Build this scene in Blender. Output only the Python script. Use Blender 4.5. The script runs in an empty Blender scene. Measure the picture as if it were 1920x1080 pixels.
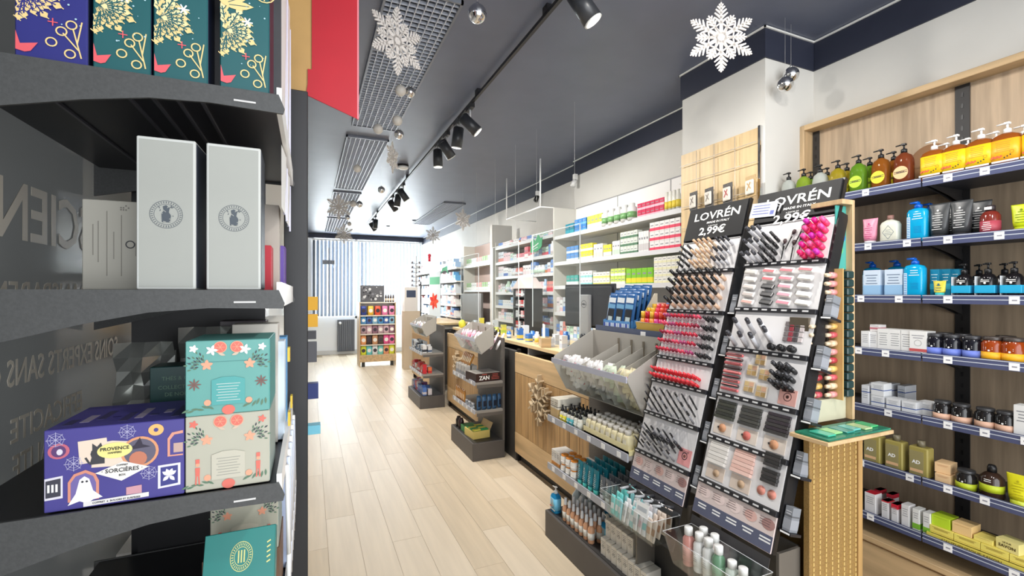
import bpy, math, random
from mathutils import Matrix, Vector
random.seed(7)
S = bpy.context.scene
COL = S.collection
PI = math.pi
# ------------------------------------------------------------------ camera, world, lights, exposure
H = 1.5
F = 870.0
YAW = math.atan2(380, 870)
SNY, CSY = math.sin(YAW), math.cos(YAW)
cd = bpy.data.cameras.new('camera'); cam = bpy.data.objects.new('camera', cd); COL.objects.link(cam)
cam.location = (0, 0, H); cam.rotation_euler = (PI/2, 0, -YAW)
cd.sensor_width = 36; cd.lens = 36*F/1920; cd.shift_y = 10/1920; cd.clip_start = .02
S.camera = cam
w = bpy.data.worlds.new('sky'); S.world = w; w.use_nodes = True
bg = w.node_tree.nodes['Background']; bg.inputs[0].default_value = (.90, .95, 1.0, 1); bg.inputs[1].default_value = 1.6
S.view_settings.view_transform = 'Standard'; S.view_settings.look = 'None'
S.view_settings.gamma = 1; S.view_settings.use_curve_mapping = False; S.view_settings.exposure = 0.12
def spot(x, y, z, tx, ty, tz, watt, ang=1.6, r=.04, c=(1, .96, .9)):
    l = bpy.data.lights.new('spot_lamp', 'SPOT'); l.energy = watt; l.spot_size = ang; l.spot_blend = .8
    l.shadow_soft_size = r; l.color = c
    o = bpy.data.objects.new('spot_lamp', l); COL.objects.link(o); o.location = (x, y, z)
    o.rotation_euler = (Vector((tx, ty, tz)) - Vector((x, y, z))).to_track_quat('-Z', 'Y').to_euler()
def area(x, y, z, rx, ry, rz, sx, sy, watt, c=(1, 1, 1)):
    l = bpy.data.lights.new('area_lamp', 'AREA'); l.shape = 'RECTANGLE'; l.size = sx; l.size_y = sy; l.energy = watt; l.color = c
    o = bpy.data.objects.new('area_lamp', l); COL.objects.link(o); o.location = (x, y, z); o.rotation_euler = (rx, ry, rz)
# daylight through the shop front behind the photographer and through the far window
area(1.2, -1.6, 1.7, PI/2, 0, 0, 3.0, 2.2, 66, (.96, .98, 1))
area(1.35, 12.75, 2.0, -PI/2, 0, 0, 3.2, 2.2, 900, (.93, .97, 1))
# lamps of the ceiling track (their heads are built further down)
LAMPS = [(1.10, 1.74), (1.10, 3.30), (1.10, 3.62), (1.10, 3.95), (1.10, 4.25), (1.10, 6.0), (1.10, 6.4), (1.10, 6.8), (1.10, 8.7), (1.10, 9.1)]
AIM = [(2.3, 1.3, .9), (2.3, 3.0, 1.6), (.9, 4.2, 0), (2.3, 4.4, 1.4), (1.2, 4.3, 0), (2.3, 6.2, 1.2), (.8, 6.8, 0), (2.3, 7.4, 1.2), (1.0, 9.3, 0), (2.2, 9.6, 1.2)]
for (x, y), (a, b, c) in zip(LAMPS, AIM):
    d = (Vector((a, b, c))-Vector((x, y, 2.76))).normalized()
    spot(x+d.x*.11, y+d.y*.11, 2.76+d.z*.11, a, b, c, 42 if y < 3 else 66, 2.3)
for y in (-.3, .5):  # two unseen fill spots added nearer the shop front, without heads
    spot(1.1, y, 2.80, 1.6, y+1.3, 1.0, 45, 2.5)

# ------------------------------------------------------------------ pixel rays to real planes of the room
def ray(px):
    u = (px-960)/F
    return SNY+CSY*u, CSY-SNY*u
def YX(px, X):
    a, b = ray(px); return X*b/a
def XY(px, Y):
    a, b = ray(px); return Y*a/b

# ------------------------------------------------------------------ materials
def lin(c):
    c = c/255.0
    return c/12.92 if c <= .04045 else ((c+.055)/1.055)**2.4
_m = {}
def mt(r, g, b, rough=.5, metal=0, trans=0, emit=0, noise=0, alpha=1, kind=None, name=None):
    k = (r, g, b, rough, metal, trans, emit, noise, alpha, kind)
    if k in _m: return _m[k]
    m = bpy.data.materials.new(name or 'surface'); m.use_nodes = True; nt = m.node_tree
    p = nt.nodes['Principled BSDF']; col = (lin(r), lin(g), lin(b), 1)
    p.inputs['Base Color'].default_value = col; p.inputs['Roughness'].default_value = rough; p.inputs['Metallic'].default_value = metal
    if trans: p.inputs['Transmission Weight'].default_value = trans; p.inputs['IOR'].default_value = 1.2
    if emit: p.inputs['Emission Color'].default_value = col; p.inputs['Emission Strength'].default_value = emit
    if alpha < 1: p.inputs['Alpha'].default_value = alpha
    if kind or noise:
        tc = nt.nodes.new('ShaderNodeTexCoord'); mp = nt.nodes.new('ShaderNodeMapping'); nt.links.new(tc.outputs['Object'], mp.inputs[0])
        n = nt.nodes.new('ShaderNodeTexNoise'); nt.links.new(mp.outputs[0], n.inputs['Vector'])
        n.inputs['Detail'].default_value = 5
        cr = nt.nodes.new('ShaderNodeValToRGB'); nt.links.new(n.outputs['Fac'], cr.inputs[0])
        sc = {None: (6, 6, 6), 'woodz': (22, 22, 1.6), 'woody': (14, .9, 14), 'paint': (3, 3, 3), 'speck': (160, 160, 160)}[kind]
        mp.inputs['Scale'].default_value = sc; n.inputs['Scale'].default_value = 1.6
        a = noise or .12
        cr.color_ramp.elements[0].position = .32; cr.color_ramp.elements[1].position = .68
        cr.color_ramp.elements[0].color = tuple(c*(1-a) for c in col[:3])+(1,)
        cr.color_ramp.elements[1].color = tuple(min(1, c*(1+a)) for c in col[:3])+(1,)
        nt.links.new(cr.outputs[0], p.inputs['Base Color'])
        bp = nt.nodes.new('ShaderNodeBump'); bp.inputs['Strength'].default_value = .08; bp.inputs['Distance'].default_value = .002
        nt.links.new(n.outputs['Fac'], bp.inputs['Height']); nt.links.new(bp.outputs[0], p.inputs['Normal'])
    _m[k] = m; return m
WHITE = mt(238, 238, 236, .45); BLACK = mt(22, 22, 24, .4); DARK = mt(52, 53, 54, .5, noise=.08); CHAR = mt(66, 64, 62, .5, noise=.06)
GREY = mt(168, 164, 158, .5); LGREY = mt(205, 204, 202, .45); CHROME = mt(225, 225, 225, .08, 1); PAPER = mt(245, 245, 243, .6)
OAK = mt(192, 164, 125, .5, kind='woodz', noise=.22); OAKY = mt(200, 170, 128, .5, kind='woody', noise=.2)
OAKD = mt(178, 143, 98, .5, kind='woodz', noise=.25); OAKP = mt(180, 158, 132, .55, kind='woodz', noise=.2)
BLUELIP = mt(112, 122, 160, .3); TAG = mt(250, 250, 250, .5); INK = mt(40, 40, 44, .6); GOLD = mt(222, 190, 120, .35, .3)

def clearmat(nm, c, g):
    m = bpy.data.materials.new(nm); m.use_nodes = True; nt = m.node_tree; nt.nodes.remove(nt.nodes['Principled BSDF'])
    t = nt.nodes.new('ShaderNodeBsdfTransparent'); t.inputs[0].default_value = c+(1,); q = nt.nodes.new('ShaderNodeBsdfGlossy'); q.inputs['Roughness'].default_value = .04
    x = nt.nodes.new('ShaderNodeMixShader'); x.inputs[0].default_value = g
    nt.links.new(t.outputs[0], x.inputs[1]); nt.links.new(q.outputs[0], x.inputs[2]); nt.links.new(x.outputs[0], nt.nodes['Material Output'].inputs[0])
    return m
CLEAR = clearmat('clear_acrylic', (.93, .95, .95), .10); WALLW = mt(214, 212, 206, .7, kind='paint', noise=.02)
NAVY = mt(42, 46, 62, .55, noise=.05)

# ------------------------------------------------------------------ mesh builder
class MB:
    def __init__(s): s.n = 0; s.v = []; s.f = []; s.mi = []; s.sm = []; s.mats = []
    def k(s, m):
        if m not in s.mats: s.mats.append(m)
        return s.mats.index(m)
    def add(s, vs, fs, m, smooth=False):
        o = len(s.v); s.v += [tuple(v) for v in vs]; i = s.k(m)
        for f in fs: s.f.append([o+j for j in f]); s.mi.append(i); s.sm.append(smooth)
        return s
    def box(s, x0, x1, y0, y1, z0, z1, m, c=0):
        if x0 > x1: x0, x1 = x1, x0
        if y0 > y1: y0, y1 = y1, y0
        if z0 > z1: z0, z1 = z1, z0
        if not c:
            return s.add([(x0,y0,z0),(x1,y0,z0),(x1,y1,z0),(x0,y1,z0),(x0,y0,z1),(x1,y0,z1),(x1,y1,z1),(x0,y1,z1)],
                         [(3,2,1,0),(4,5,6,7),(0,1,5,4),(1,2,6,5),(2,3,7,6),(3,0,4,7)], m)
        r = lambda x0,x1,y0,y1,c: [(x0+c,y0),(x1-c,y0),(x1,y0+c),(x1,y1-c),(x1-c,y1),(x0+c,y1),(x0,y1-c),(x0,y0+c)]
        ring = [(r(x0+c,x1-c,y0+c,y1-c,c*.4), z0), (r(x0,x1,y0,y1,c), z0+c), (r(x0,x1,y0,y1,c), z1-c), (r(x0+c,x1-c,y0+c,y1-c,c*.4), z1)]
        vs = [(x, y, z) for p, z in ring for x, y in p]
        fs = [tuple(range(7, -1, -1)), tuple(range(24, 32))]
        for q in range(3):
            for j in range(8): a = q*8+j; b = q*8+(j+1) % 8; fs.append((a, b, b+8, a+8))
        return s.add(vs, fs, m)
    def loft(s, prof, m, n=14, e=2.0, cx=0, cy=0, cap=True):
        vs = []; fs = []
        for hw, hd, z in prof:
            for j in range(n):
                t = 2*PI*j/n; c, q = math.cos(t), math.sin(t)
                vs.append((cx+hw*math.copysign(abs(c)**(2/e), c), cy+hd*math.copysign(abs(q)**(2/e), q), z))
        for i in range(len(prof)-1):
            for j in range(n): a = i*n+j; b = i*n+(j+1) % n; fs.append((a, b, b+n, a+n))
        if cap: fs += [tuple(range(n-1, -1, -1)), tuple(range((len(prof)-1)*n, len(prof)*n))]
        return s.add(vs, fs, m, True)
    def lathe(s, prof, m, n=14, cx=0, cy=0): return s.loft([(r, r, z) for r, z in prof], m, n, 2, cx, cy)
    def cyl(s, p0, p1, r0, r1, m, n=8):
        p0 = Vector(p0); p1 = Vector(p1); d = (p1-p0).normalized(); a = d.orthogonal().normalized(); b = d.cross(a)
        vs = [p+(a*math.cos(2*PI*j/n)+b*math.sin(2*PI*j/n))*r for p, r in ((p0, r0), (p1, r1)) for j in range(n)]
        fs = [(j, (j+1) % n, n+(j+1) % n, n+j) for j in range(n)]+[tuple(range(n-1, -1, -1)), tuple(range(n, 2*n))]
        return s.add(vs, fs, m, True)
    def path(s, pts, r, m, n=6):
        for a, b in zip(pts, pts[1:]): s.cyl(a, b, r, r, m, n)
        return s
    def prism(s, poly, a, b, m, ax='y'):
        f = {'y': lambda p, t: (p[0], t, p[1]), 'x': lambda p, t: (t, p[0], p[1]), 'z': lambda p, t: (p[0], p[1], t)}[ax]
        n = len(poly); vs = [f(p, a) for p in poly]+[f(p, b) for p in poly]
        return s.add(vs, [(j, (j+1) % n, n+(j+1) % n, n+j) for j in range(n)]+[tuple(range(n-1, -1, -1)), tuple(range(n, 2*n))], m)
    def sph(s, c, r, m, n=14, k=9, sz=1):
        s.loft([(max(1e-4, r*math.sin(PI*i/k)),)*2+(c[2]-r*sz*math.cos(PI*i/k),) for i in range(k+1)], m, n, 2, c[0], c[1]); return s
    def bar2(s, a, b, w, t, m, w2=None):   # flat bar in xz plane, thickness t about y=0
        dx, dz = b[0]-a[0], b[1]-a[1]; L = math.hypot(dx, dz) or 1; nx, nz = -dz/L, dx/L; w2 = w if w2 is None else w2
        return s.prism([(a[0]-nx*w, a[1]-nz*w), (b[0]-nx*w2, b[1]-nz*w2), (b[0]+nx*w2, b[1]+nz*w2), (a[0]+nx*w, a[1]+nz*w)], -t, t, m)
    def mesh(s, name):
        me = bpy.data.meshes.new(name); me.from_pydata(s.v, [], s.f)
        for m in s.mats: me.materials.append(m)
        me.polygons.foreach_set('material_index', s.mi); me.polygons.foreach_set('use_smooth', s.sm)
        me.update(); me.validate()
        import bmesh
        bm = bmesh.new(); bm.from_mesh(me); bmesh.ops.recalc_face_normals(bm, faces=bm.faces); bm.to_mesh(me); bm.free()
        return me
    def go(s, name, parent=None, label=None, cat=None, group=None, kind=None, loc=None, rot=None):
        o = bpy.data.objects.new(name, s.mesh(name)); COL.objects.link(o)
        if parent: o.parent = parent
        return tag(o, label, cat, group, kind, loc, rot)
def tag(o, label=None, cat=None, group=None, kind=None, loc=None, rot=None):
    for a, b in (('label', label), ('category', cat), ('group', group), ('kind', kind)):
        if b: o[a] = b
    if loc is not None: o.location = loc
    if rot is not None: o.rotation_euler = rot if not isinstance(rot, (int, float)) else (0, 0, rot)
    return o
def thing(name, label, cat, loc=(0, 0, 0), rot=0, group=None):
    o = bpy.data.objects.new(name, None); o.empty_display_size = .02; COL.objects.link(o)
    return tag(o, label, cat, group, None, loc, rot)
def dup(o, parent=None):
    c = o.copy(); COL.objects.link(c); c.parent = parent
    for ch in list(o.children): dup(ch, c)
    return c
class Proto:
    """builds its thing at first use and copies it (with its parts) afterwards"""
    def __init__(s, fn, cat, group): s.fn = fn; s.cat = cat; s.group = group; s.o = None
    def __call__(s, loc, rot, label, group=None):
        if s.o is None: s.o = s.fn(); o = s.o
        else: o = dup(s.o)
        return tag(o, label, s.cat, group or s.group, None, loc, rot)
ORD = ['first', 'second', 'third', 'fourth', 'fifth', 'sixth', 'seventh', 'eighth', 'ninth', 'tenth', 'eleventh', 'twelfth', 'thirteenth', 'fourteenth', 'fifteenth', 'sixteenth',
       'seventeenth', 'eighteenth', 'nineteenth', 'twentieth', 'twenty-first', 'twenty-second', 'twenty-third', 'twenty-fourth', 'twenty-fifth', 'twenty-sixth', 'twenty-seventh',
       'twenty-eighth', 'twenty-ninth', 'thirtieth', 'thirty-first', 'thirty-second', 'thirty-third', 'thirty-fourth', 'thirty-fifth', 'thirty-sixth', 'thirty-seventh', 'thirty-eighth', 'thirty-ninth', 'fortieth']
_TN = ['', '', 'twenty', 'thirty', 'forty', 'fifty', 'sixty', 'seventy', 'eighty', 'ninety']
def nth(i):
    if i < len(ORD): return ORD[i]
    n = i+1; return _TN[n//10]+'-'+ORD[n % 10-1] if n % 10 else _TN[n//10][:-1]+'ieth'
_t = {}
def text(st, size, m, parent, loc, rot, name='lettering', align='CENTER', bold=0.0, sx=1.0, depth=.0003):
    k = (st, size, id(m), align, bold, sx)
    if k not in _t:
        cu = bpy.data.curves.new('lettering', 'FONT'); cu.body = st; cu.size = size; cu.align_x = align; cu.extrude = depth
        cu.offset = bold*size; cu.resolution_u = 2
        ob = bpy.data.objects.new('lettering', cu); COL.objects.link(ob)
        bpy.context.view_layer.update()
        me = bpy.data.meshes.new_from_object(ob.evaluated_get(bpy.context.evaluated_depsgraph_get()))
        bpy.data.objects.remove(ob)
        for v in me.vertices: v.co.x *= sx
        me.materials.clear(); me.materials.append(m); _t[k] = me
    o = bpy.data.objects.new(name, _t[k]); COL.objects.link(o); o.parent = parent; o.location = loc; o.rotation_euler = rot
    return o
RX = (PI/2, 0, 0)      # lettering on a face that looks to local -y
# ------------------------------------------------------------------ the room
ZC = 2.95
fl = MB().box(-1.2, 3.2, -1.5, 12.3, -.05, -.003, mt(176, 160, 136, .7)).go('floor', kind='structure')
PM = [mt(216, 200, 176, .40, kind='woody', noise=.06), mt(211, 194, 168, .40, kind='woody', noise=.07), mt(220, 205, 182, .40, kind='woody', noise=.05)]
pmesh = [MB().box(-.0895, .0895, -.6, .6, -.0028, 0, m, .0006).mesh('plank') for m in PM]
for i in range(14):
    x = -.35+i*.18
    y = .4+(i*.37) % 1.2
    while y < 12.0:
        o = bpy.data.objects.new('plank', random.choice(pmesh)); COL.objects.link(o); o.parent = fl; o.location = (x, y, 0); y += 1.2015
CEIL = mt(98, 104, 122, .42, kind='paint', noise=.05, name='ceiling_paint')
MB().box(-1.2, 3.2, -1.5, 12.3, ZC, ZC+.08, CEIL).go('ceiling', kind='structure')
# right wall: pillar, upper wall, navy band and white edge strip
wr = MB()
wr.box(2.67, 2.95, -1.5, 4.4, 0, 2.78, WALLW).box(2.74, 2.95, 4.4, 12.3, 0, 2.78, WALLW)
wr.go('wall_right', kind='structure')
pl = MB().box(2.27, 2.68, 1.76, 2.37, 0, 2.78, WALLW).go('wall_pillar', kind='structure')
MB().box(2.26, 2.68, 1.752, 2.378, 2.78, ZC, NAVY).go('trim_1', kind='structure')
MB().box(2.66, 2.95, -1.5, 1.75, 2.78, ZC, NAVY).box(2.66, 2.95, 2.38, 4.4, 2.78, ZC, NAVY).box(2.73, 2.95, 4.4, 12.2, 2.78, ZC, NAVY).go('trim_2', kind='structure')
st = MB(); z0, z1 = 2.938, 2.947
WS = mt(235, 235, 230, .4)
st.box(2.652, 2.66, -1.5, 1.745, z0, z1, WS).box(2.25, 2.66, 1.744, 1.752, z0, z1, WS).box(2.25, 2.258, 1.744, 2.386, z0, z1, WS)
st.box(2.25, 2.66, 2.378, 2.386, z0, z1, WS).box(2.652, 2.66, 2.386, 4.4, z0, z1, WS).box(2.722, 2.73, 4.4, 12.2, z0, z1, WS)
st.go('trim_3', kind='structure')
MB().box(-.62, -.55, 1.4, 12.3, 0, ZC, mt(225, 225, 222, .6)).box(-1.2, -.55, 12.2, 12.3, 0, ZC, WALLW).go('wall_left', kind='structure')
# back wall with the large window and vertical blinds
bw = MB(); W2 = mt(236, 238, 240, .6)
bw.box(-.6, 2.95, 12.2, 12.3, 0, .88, W2).box(-.6, 2.95, 12.2, 12.3, 2.86, ZC, W2).box(-.6, .05, 12.2, 12.3, .88, 2.86, W2).box(2.70, 2.95, 12.2, 12.3, .88, 2.86, W2)
bw.go('wall_back', kind='structure')
MB().box(-.5, 2.8, 12.08, 12.2, 2.84, 2.93, NAVY).go('trim_4', kind='structure')
MB().box(-.1, 2.7, 12.185, 12.2, 0, .10, LGREY).go('baseboard_back', kind='structure')
wf = MB()
for a, b in ((.05, .10), (1.05, 1.10), (2.65, 2.70)): wf.box(a, b, 12.2, 12.28, .88, 2.86, WHITE)
wf.box(.05, 2.7, 12.2, 12.28, .88, .93, WHITE).box(.05, 2.7, 12.2, 12.28, 2.80, 2.86, WHITE)
win = wf.go('window_1', kind='structure')
MB().box(.1, 1.05, 12.235, 12.241, .93, 2.8, CLEAR).go('window_pane', win)
MB().box(1.1, 2.65, 12.235, 12.241, .93, 2.8, CLEAR).go('window_pane', win)
bl = thing('vertical_blind', 'white vertical blinds drawn partly open across the far window', 'blind', (0, 12.12, 0))
MB().box(.05, 2.70, -.02, .02, 2.78, 2.82, WHITE).go('head_rail', bl)
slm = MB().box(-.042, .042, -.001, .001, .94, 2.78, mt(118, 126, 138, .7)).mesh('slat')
x = .1
while x < 2.68:
    o = bpy.data.objects.new('slat', slm); COL.objects.link(o); o.parent = bl; o.location = (x, 0, 0); o.rotation_euler = (0, 0, 2.1 if x > 1.0 else 2.3); x += .085
MB().box(0, .02, 0, .07, 1.0, 2.6, mt(110, 112, 118)).box(-.13, .14, .02, .05, 2.2, 2.3, mt(130, 132, 138)).go('window_sign', None, 'dark cross shaped sign seen through the far left window pane', 'sign', loc=(.42, 12.0, 0), rot=0)
# radiator below window
ra = thing('radiator', 'dark grey ribbed radiator under the far window', 'radiator', (.63, 12.12, .07))
MB().box(0, .40, 0, .05, 0, .78, mt(92, 95, 102)).go('radiator_body', ra)
for i in range(9): MB().box(.012+i*.044, .038+i*.044, -.02, 0, .02, .76, mt(100, 103, 110)).go('rib', ra)
MB().sph((.06, -.04, .70), .03, WHITE, 10, 6).go('valve', ra)
# ------------------------------------------------------------------ ceiling grilles
def grille(x0, x1, y0, y1, label, nx=9, step=.042):
    t = thing('ceiling_grille', label, 'ceiling grille', (x0, y0, 2.93), 0, 'ceiling grilles')
    W, L = x1-x0, y1-y0; GM = mt(120, 125, 135, .4, .3); b = MB()
    for a in ((0, .012, 0, L), (W-.012, W, 0, L), (0, W, 0, .012), (0, W, L-.012, L)): b.box(a[0], a[1], a[2], a[3], 0, .019, GM)
    b.go('frame', t)
    g = MB()
    for i in range(1, nx): g.box(W*i/nx-.0022, W*i/nx+.0022, .012, L-.012, .001, .018, mt(205, 210, 220, .4, .2))
    n = int(L/step)
    for i in range(1, n): g.box(.012, W-.012, L*i/n-.0018, L*i/n+.0018, .002, .018, mt(190, 196, 208, .4, .2))
    g.go('louvre_grid', t, kind='stuff')
    MB().box(.004, W-.004, .004, L-.004, .0185, .0195, mt(52, 55, 62, .6)).go('backing', t)
grille(.33, .70, 2.2, 4.18, 'long egg-crate ceiling grille nearest, behind the large hanging snowflake')
grille(.31, .69, 4.48, 6.75, 'second ceiling grille from the shop front, above the dangling baubles', 9, .05)
grille(.31, .69, 7.0, 9.2, 'third ceiling grille, partly behind a glittering snowflake', 8, .07)
grille(.31, .72, 9.45, 11.6, 'farthest ceiling grille of the left line near the window', 8, .08)
grille(1.95, 2.31, 7.15, 9.6, 'ceiling grille on the right side near the far wall', 9, .06)
# ------------------------------------------------------------------ lighting track and spot heads
tr = thing('lighting_track', 'thin black lighting track running the length of the ceiling', 'lighting track', (1.10, 0, 2.90))
MB().box(-.009, .009, 1.2, 10.4, 0, .02, BLACK).go('rail', tr)
for y in (2.05, 3.1, 5.7, 8.4): MB().box(-.014, .014, y, y+.05, .012, .05, BLACK).go('mount', tr)
HM = mt(48, 50, 54, .35); LENS = mt(255, 250, 238, .3, emit=4, name='lamp_lens')
names = ['large spotlight head nearest the shop front, at the frame top', 'spotlight head nearest in the middle cluster', 'second spotlight head of the middle cluster, pointing at the floor',
         'third spotlight head of the middle cluster, aimed at the shelves', 'last spotlight head of the middle cluster, hanging straight', 'first spotlight head of the far cluster', 'second spotlight head of the far cluster',
         'third spotlight head of the far cluster', 'first spotlight head of the farthest pair near the window', 'second spotlight head of the farthest pair near the window']
for (x, y), (a, b, c), lb in zip(LAMPS, AIM, names):
    t = thing('track_spotlight', 'black '+lb, 'spotlight', (x, y, 2.90), 0, 'track spotlights')
    d = (Vector((a, b, c))-Vector((x, y, 2.76))).normalized(); o = Vector((0, 0, -.14))
    MB().box(-.016, .016, -.06, .06, -.03, 0, BLACK).go('adapter', t)
    MB().cyl((0, 0, -.03), (0, 0, -.11), .008, .008, mt(215, 215, 215, .3), 8).go('arm', t)
    h = MB().cyl(o-d*.075, o+d*.075, .042, .045, HM, 16).cyl(o-d*.085, o-d*.075, .03, .042, HM, 16).go('lamp_head', t)
    MB().cyl(o+d*.0755, o+d*.082, .043, .043, mt(230, 230, 225, .3), 16).cyl(o+d*.082, o+d*.083, .036, .036, LENS, 16).go('lens', h)
t = thing('smoke_detector', 'small round black and white detector on the ceiling beside track', 'detector', (.97, 5.3, 2.90))
MB().lathe([(.06, .03), (.065, .05)], BLACK).go('base', t); MB().lathe([(.035, 0), (.055, .01), (.06, .03)], WHITE).go('cover', t)
for i, (x, y) in enumerate([(1.9, 9.2), (1.55, 10.2)]):
    MB().lathe([(.03, 0), (.04, .012), (.045, .02)], mt(90, 92, 98)).go('ceiling_sensor', None, ['small dark ceiling sensor right of the far grille', 'small dark ceiling sensor close to the far window'][i], 'sensor', loc=(x, y, 2.93))
# ------------------------------------------------------------------ hanging snowflakes and baubles
def flake_mesh(R, m, parent, t=.0022, style=0):
    b = MB()
    for k in range(12):
        a = PI/2+k*PI/6; big = k % 2 == 0
        L = R if big else R*.72
        ca, sa = math.cos(a), math.sin(a)
        b.bar2((.10*R*ca, .10*R*sa), (L*ca, L*sa), R*(.058 if big else .042), t, m, R*.018)
        fr = ((.42, .22), (.55, .24), (.68, .20), (.80, .14), (.90, .08)) if big else ((.55, .16), (.68, .17), (.82, .12))
        for q, l in fr:
            for sg in (-1, 1):
                a2 = a+sg*PI/3.6
                p = (L*q*ca, L*q*sa)
                b.bar2(p, (p[0]+R*l*math.cos(a2), p[1]+R*l*math.sin(a2)), R*.040, t, m, R*.018)
        a3 = a+PI/6
        if big:
            b.bar2((.10*R*ca, .10*R*sa), (.34*R*math.cos(a3), .34*R*math.sin(a3)), R*.028, t, m)
            a4 = a-PI/6; b.bar2((.34*R*math.cos(a4), .34*R*math.sin(a4)), (.42*R*ca, .42*R*sa), R*.02, t, m)
            b.bar2((.34*R*math.cos(a3), .34*R*math.sin(a3)), (.42*R*ca, .42*R*sa), R*.02, t, m)
    b.prism([(R*.16*math.cos(PI/6*j), R*.16*math.sin(PI/6*j)) for j in range(12)], -t, t, m)
    return b.go('snowflake_plate', parent)
GL = mt(226, 220, 214, .5, noise=.12, kind='speck')
def hang_flake(px, py, z, R, rz, label):
    d = F*(z-H)/(550-py); a, b = ray(px)
    t = thing('hanging_snowflake', label, 'snowflake ornament', (a*d, b*d, z), rz, 'hanging snowflakes')
    flake_mesh(R, GL, t)
    MB().cyl((0, 0, R*.95), (0, 0, ZC-z), .0005, .0005, LGREY, 4).go('thread', t)
hang_flake(1352, 70, 2.66, .158, -.45, 'large white glitter snowflake hanging in front of the pillar')
hang_flake(745, 77, 2.66, .158, .5, 'large white glitter snowflake hanging below the nearest ceiling grille')
hang_flake(736, 295, 2.64, .135, 1.0, 'narrow looking snowflake hanging between grille and track')
hang_flake(635, 388, 2.62, .17, .2, 'silver snowflake hanging under the third ceiling grille')
hang_flake(645, 438, 2.60, .19, .3, 'small looking snowflake hanging farthest left near the window')
hang_flake(868, 412, 2.62, .17, .4, 'snowflake hanging beside the far right ceiling grille')
hang_flake(812, 441, 2.60, .17, .2, 'farthest snowflake on the right by the wall corner')
PEARL = mt(205, 200, 192, .45, noise=.05)
for px, py, d, r, m, lb in [(895, 26, 2.02, .041, CHROME, 'large mirrored silver bauble hanging highest left of the track'), (751, 170, 2.9, .034, PEARL, 'matt pearl bauble hanging below large snowflake, left of a pair'),
        (769, 173, 2.95, .034, CHROME, 'mirrored silver bauble, right of a pair below large snowflake'), (745, 226, 3.2, .034, PEARL, 'matt pearl bauble at the far end of the first grille'),
        (748, 252, 3.3, .034, CHROME, 'mirrored silver bauble just below a matt pearl one'), (709, 242, 3.3, .034, PEARL, 'matt bauble hanging left by the end of first grille'),
        (670, 316, 4.1, .034, PEARL, 'small bauble hanging before the second ceiling grille'), (715, 356, 5.3, .04, CHROME, 'silver bauble hanging midway between second grille and track'),
        (662, 382, 5.6, .04, PEARL, 'matt bauble, left of a low distant pair'), (674, 383, 5.7, .04, CHROME, 'mirrored bauble, right of a low distant pair'),
        (652, 408, 6.7, .035, CHROME, 'tiny bauble by the third grille, upper'), (655, 420, 7.4, .035, PEARL, 'tiny bauble by the third grille, lower'),
        (1472, 158, 2.44, .040, CHROME, 'silver bauble hanging low beside the pillar'), (1483, 140, 2.5, .040, CHROME, 'silver bauble hanging higher against the pillar side')]:
    a, b = ray(px); z = H+(550-py)*d/F
    t = thing('hanging_bauble', lb, 'bauble', (a*d, b*d, z), 0, 'hanging baubles')
    MB().sph((0, 0, 0), r, m, 20, 12).go('ball', t)
    MB().cyl((0, 0, r*.95), (0, 0, r*1.2), .007, .007, CHROME, 8).go('cap', t)
    MB().cyl((0, 0, r*1.2), (0, 0, ZC-z), .0005, .0005, LGREY, 4).go('thread', t)

# ------------------------------------------------------------------ left shelf unit, seen from its end
SH = [1.797, 1.505, 1.217, .915]
YB = .775
us = thing('shelf_unit', 'black metal shelf unit seen end-on with curved shelf brackets', 'shelf unit', (0, 0, 0))
BRK = mt(70, 71, 71, .5, noise=.10, kind='speck')
BLK2 = mt(24, 24, 27, .35)
for z in SH:
    pts = [(-.43, z), (-.43, z-.085), (-.35, z-.066), (-.27, z-.045), (-.20, z-.031), (-.13, z-.026), (-.036, z-.028), (-.034, z-.020), (-.042, z)]
    s = MB().prism(pts, YB, YB+.004, BRK).go('shelf_bracket', us)
    MB().box(-.10, -.072, YB-.0012, YB, z-.019, z-.0165, LGREY).go('bracket_slot', s)
    s2 = MB().prism(pts, 1.29, 1.294, BRK).go('shelf_bracket', us)
    sp = MB().box(-.42, -.045, YB+.004, 1.29, z-.022, z-.002, BLK2).go('shelf', us)
    for x in (-.14, -.17, -.20, -.23, -.33): MB().box(x-.002, x+.002, YB+.01, 1.285, z-.026, z-.022, mt(90, 90, 95, .3, .6)).go('shelf_rib', sp)
    MB().box(-.045, -.038, YB+.004, 1.29, z-.026, z+.012, WHITE).go('price_strip', us)
MB().box(-.37, -.34, 1.3105, 1.34, 0, 2.6, BLK2).go('upright', us)
MB().box(-.355, -.10, 1.297, 1.31, .2, 2.5, BLK2).go('end_panel', us)
FILM = bpy.data.materials.new('frosted_film'); FILM.use_nodes = True; nt = FILM.node_tree; _p = nt.nodes['Principled BSDF']
_p.inputs['Base Color'].default_value = (.12, .125, .122, 1); _p.inputs['Roughness'].default_value = .12
_tr = nt.nodes.new('ShaderNodeBsdfTranslucent'); _tr.inputs[0].default_value = (.42, .42, .41, 1)
_ad = nt.nodes.new('ShaderNodeMixShader'); _ad.inputs[0].default_value = .45; nt.links.new(_p.outputs[0], _ad.inputs[1]); nt.links.new(_tr.outputs[0], _ad.inputs[2])
nt.links.new(_ad.outputs[0], nt.nodes['Material Output'].inputs[0])
wp = MB().box(-.446, -.44, -.6, 1.60, 0, 2.7, FILM).go('window_2', kind='structure')
LT = mt(176, 168, 154, .5)
R3 = (PI/2, 0, -PI/2)
def wtext(s, size, ystart, z, bold=.01, sx=1.0):
    o = text(s, size, LT, wp, (-.4385, ystart, z), R3, 'window_lettering', 'LEFT', bold, sx)
wtext('SCIENCE', .135, 1.305, 1.59, .012, .95)
wtext('SOINS EXPERTS SANS C', .062, 1.455, 1.350, .008, .78)
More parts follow.
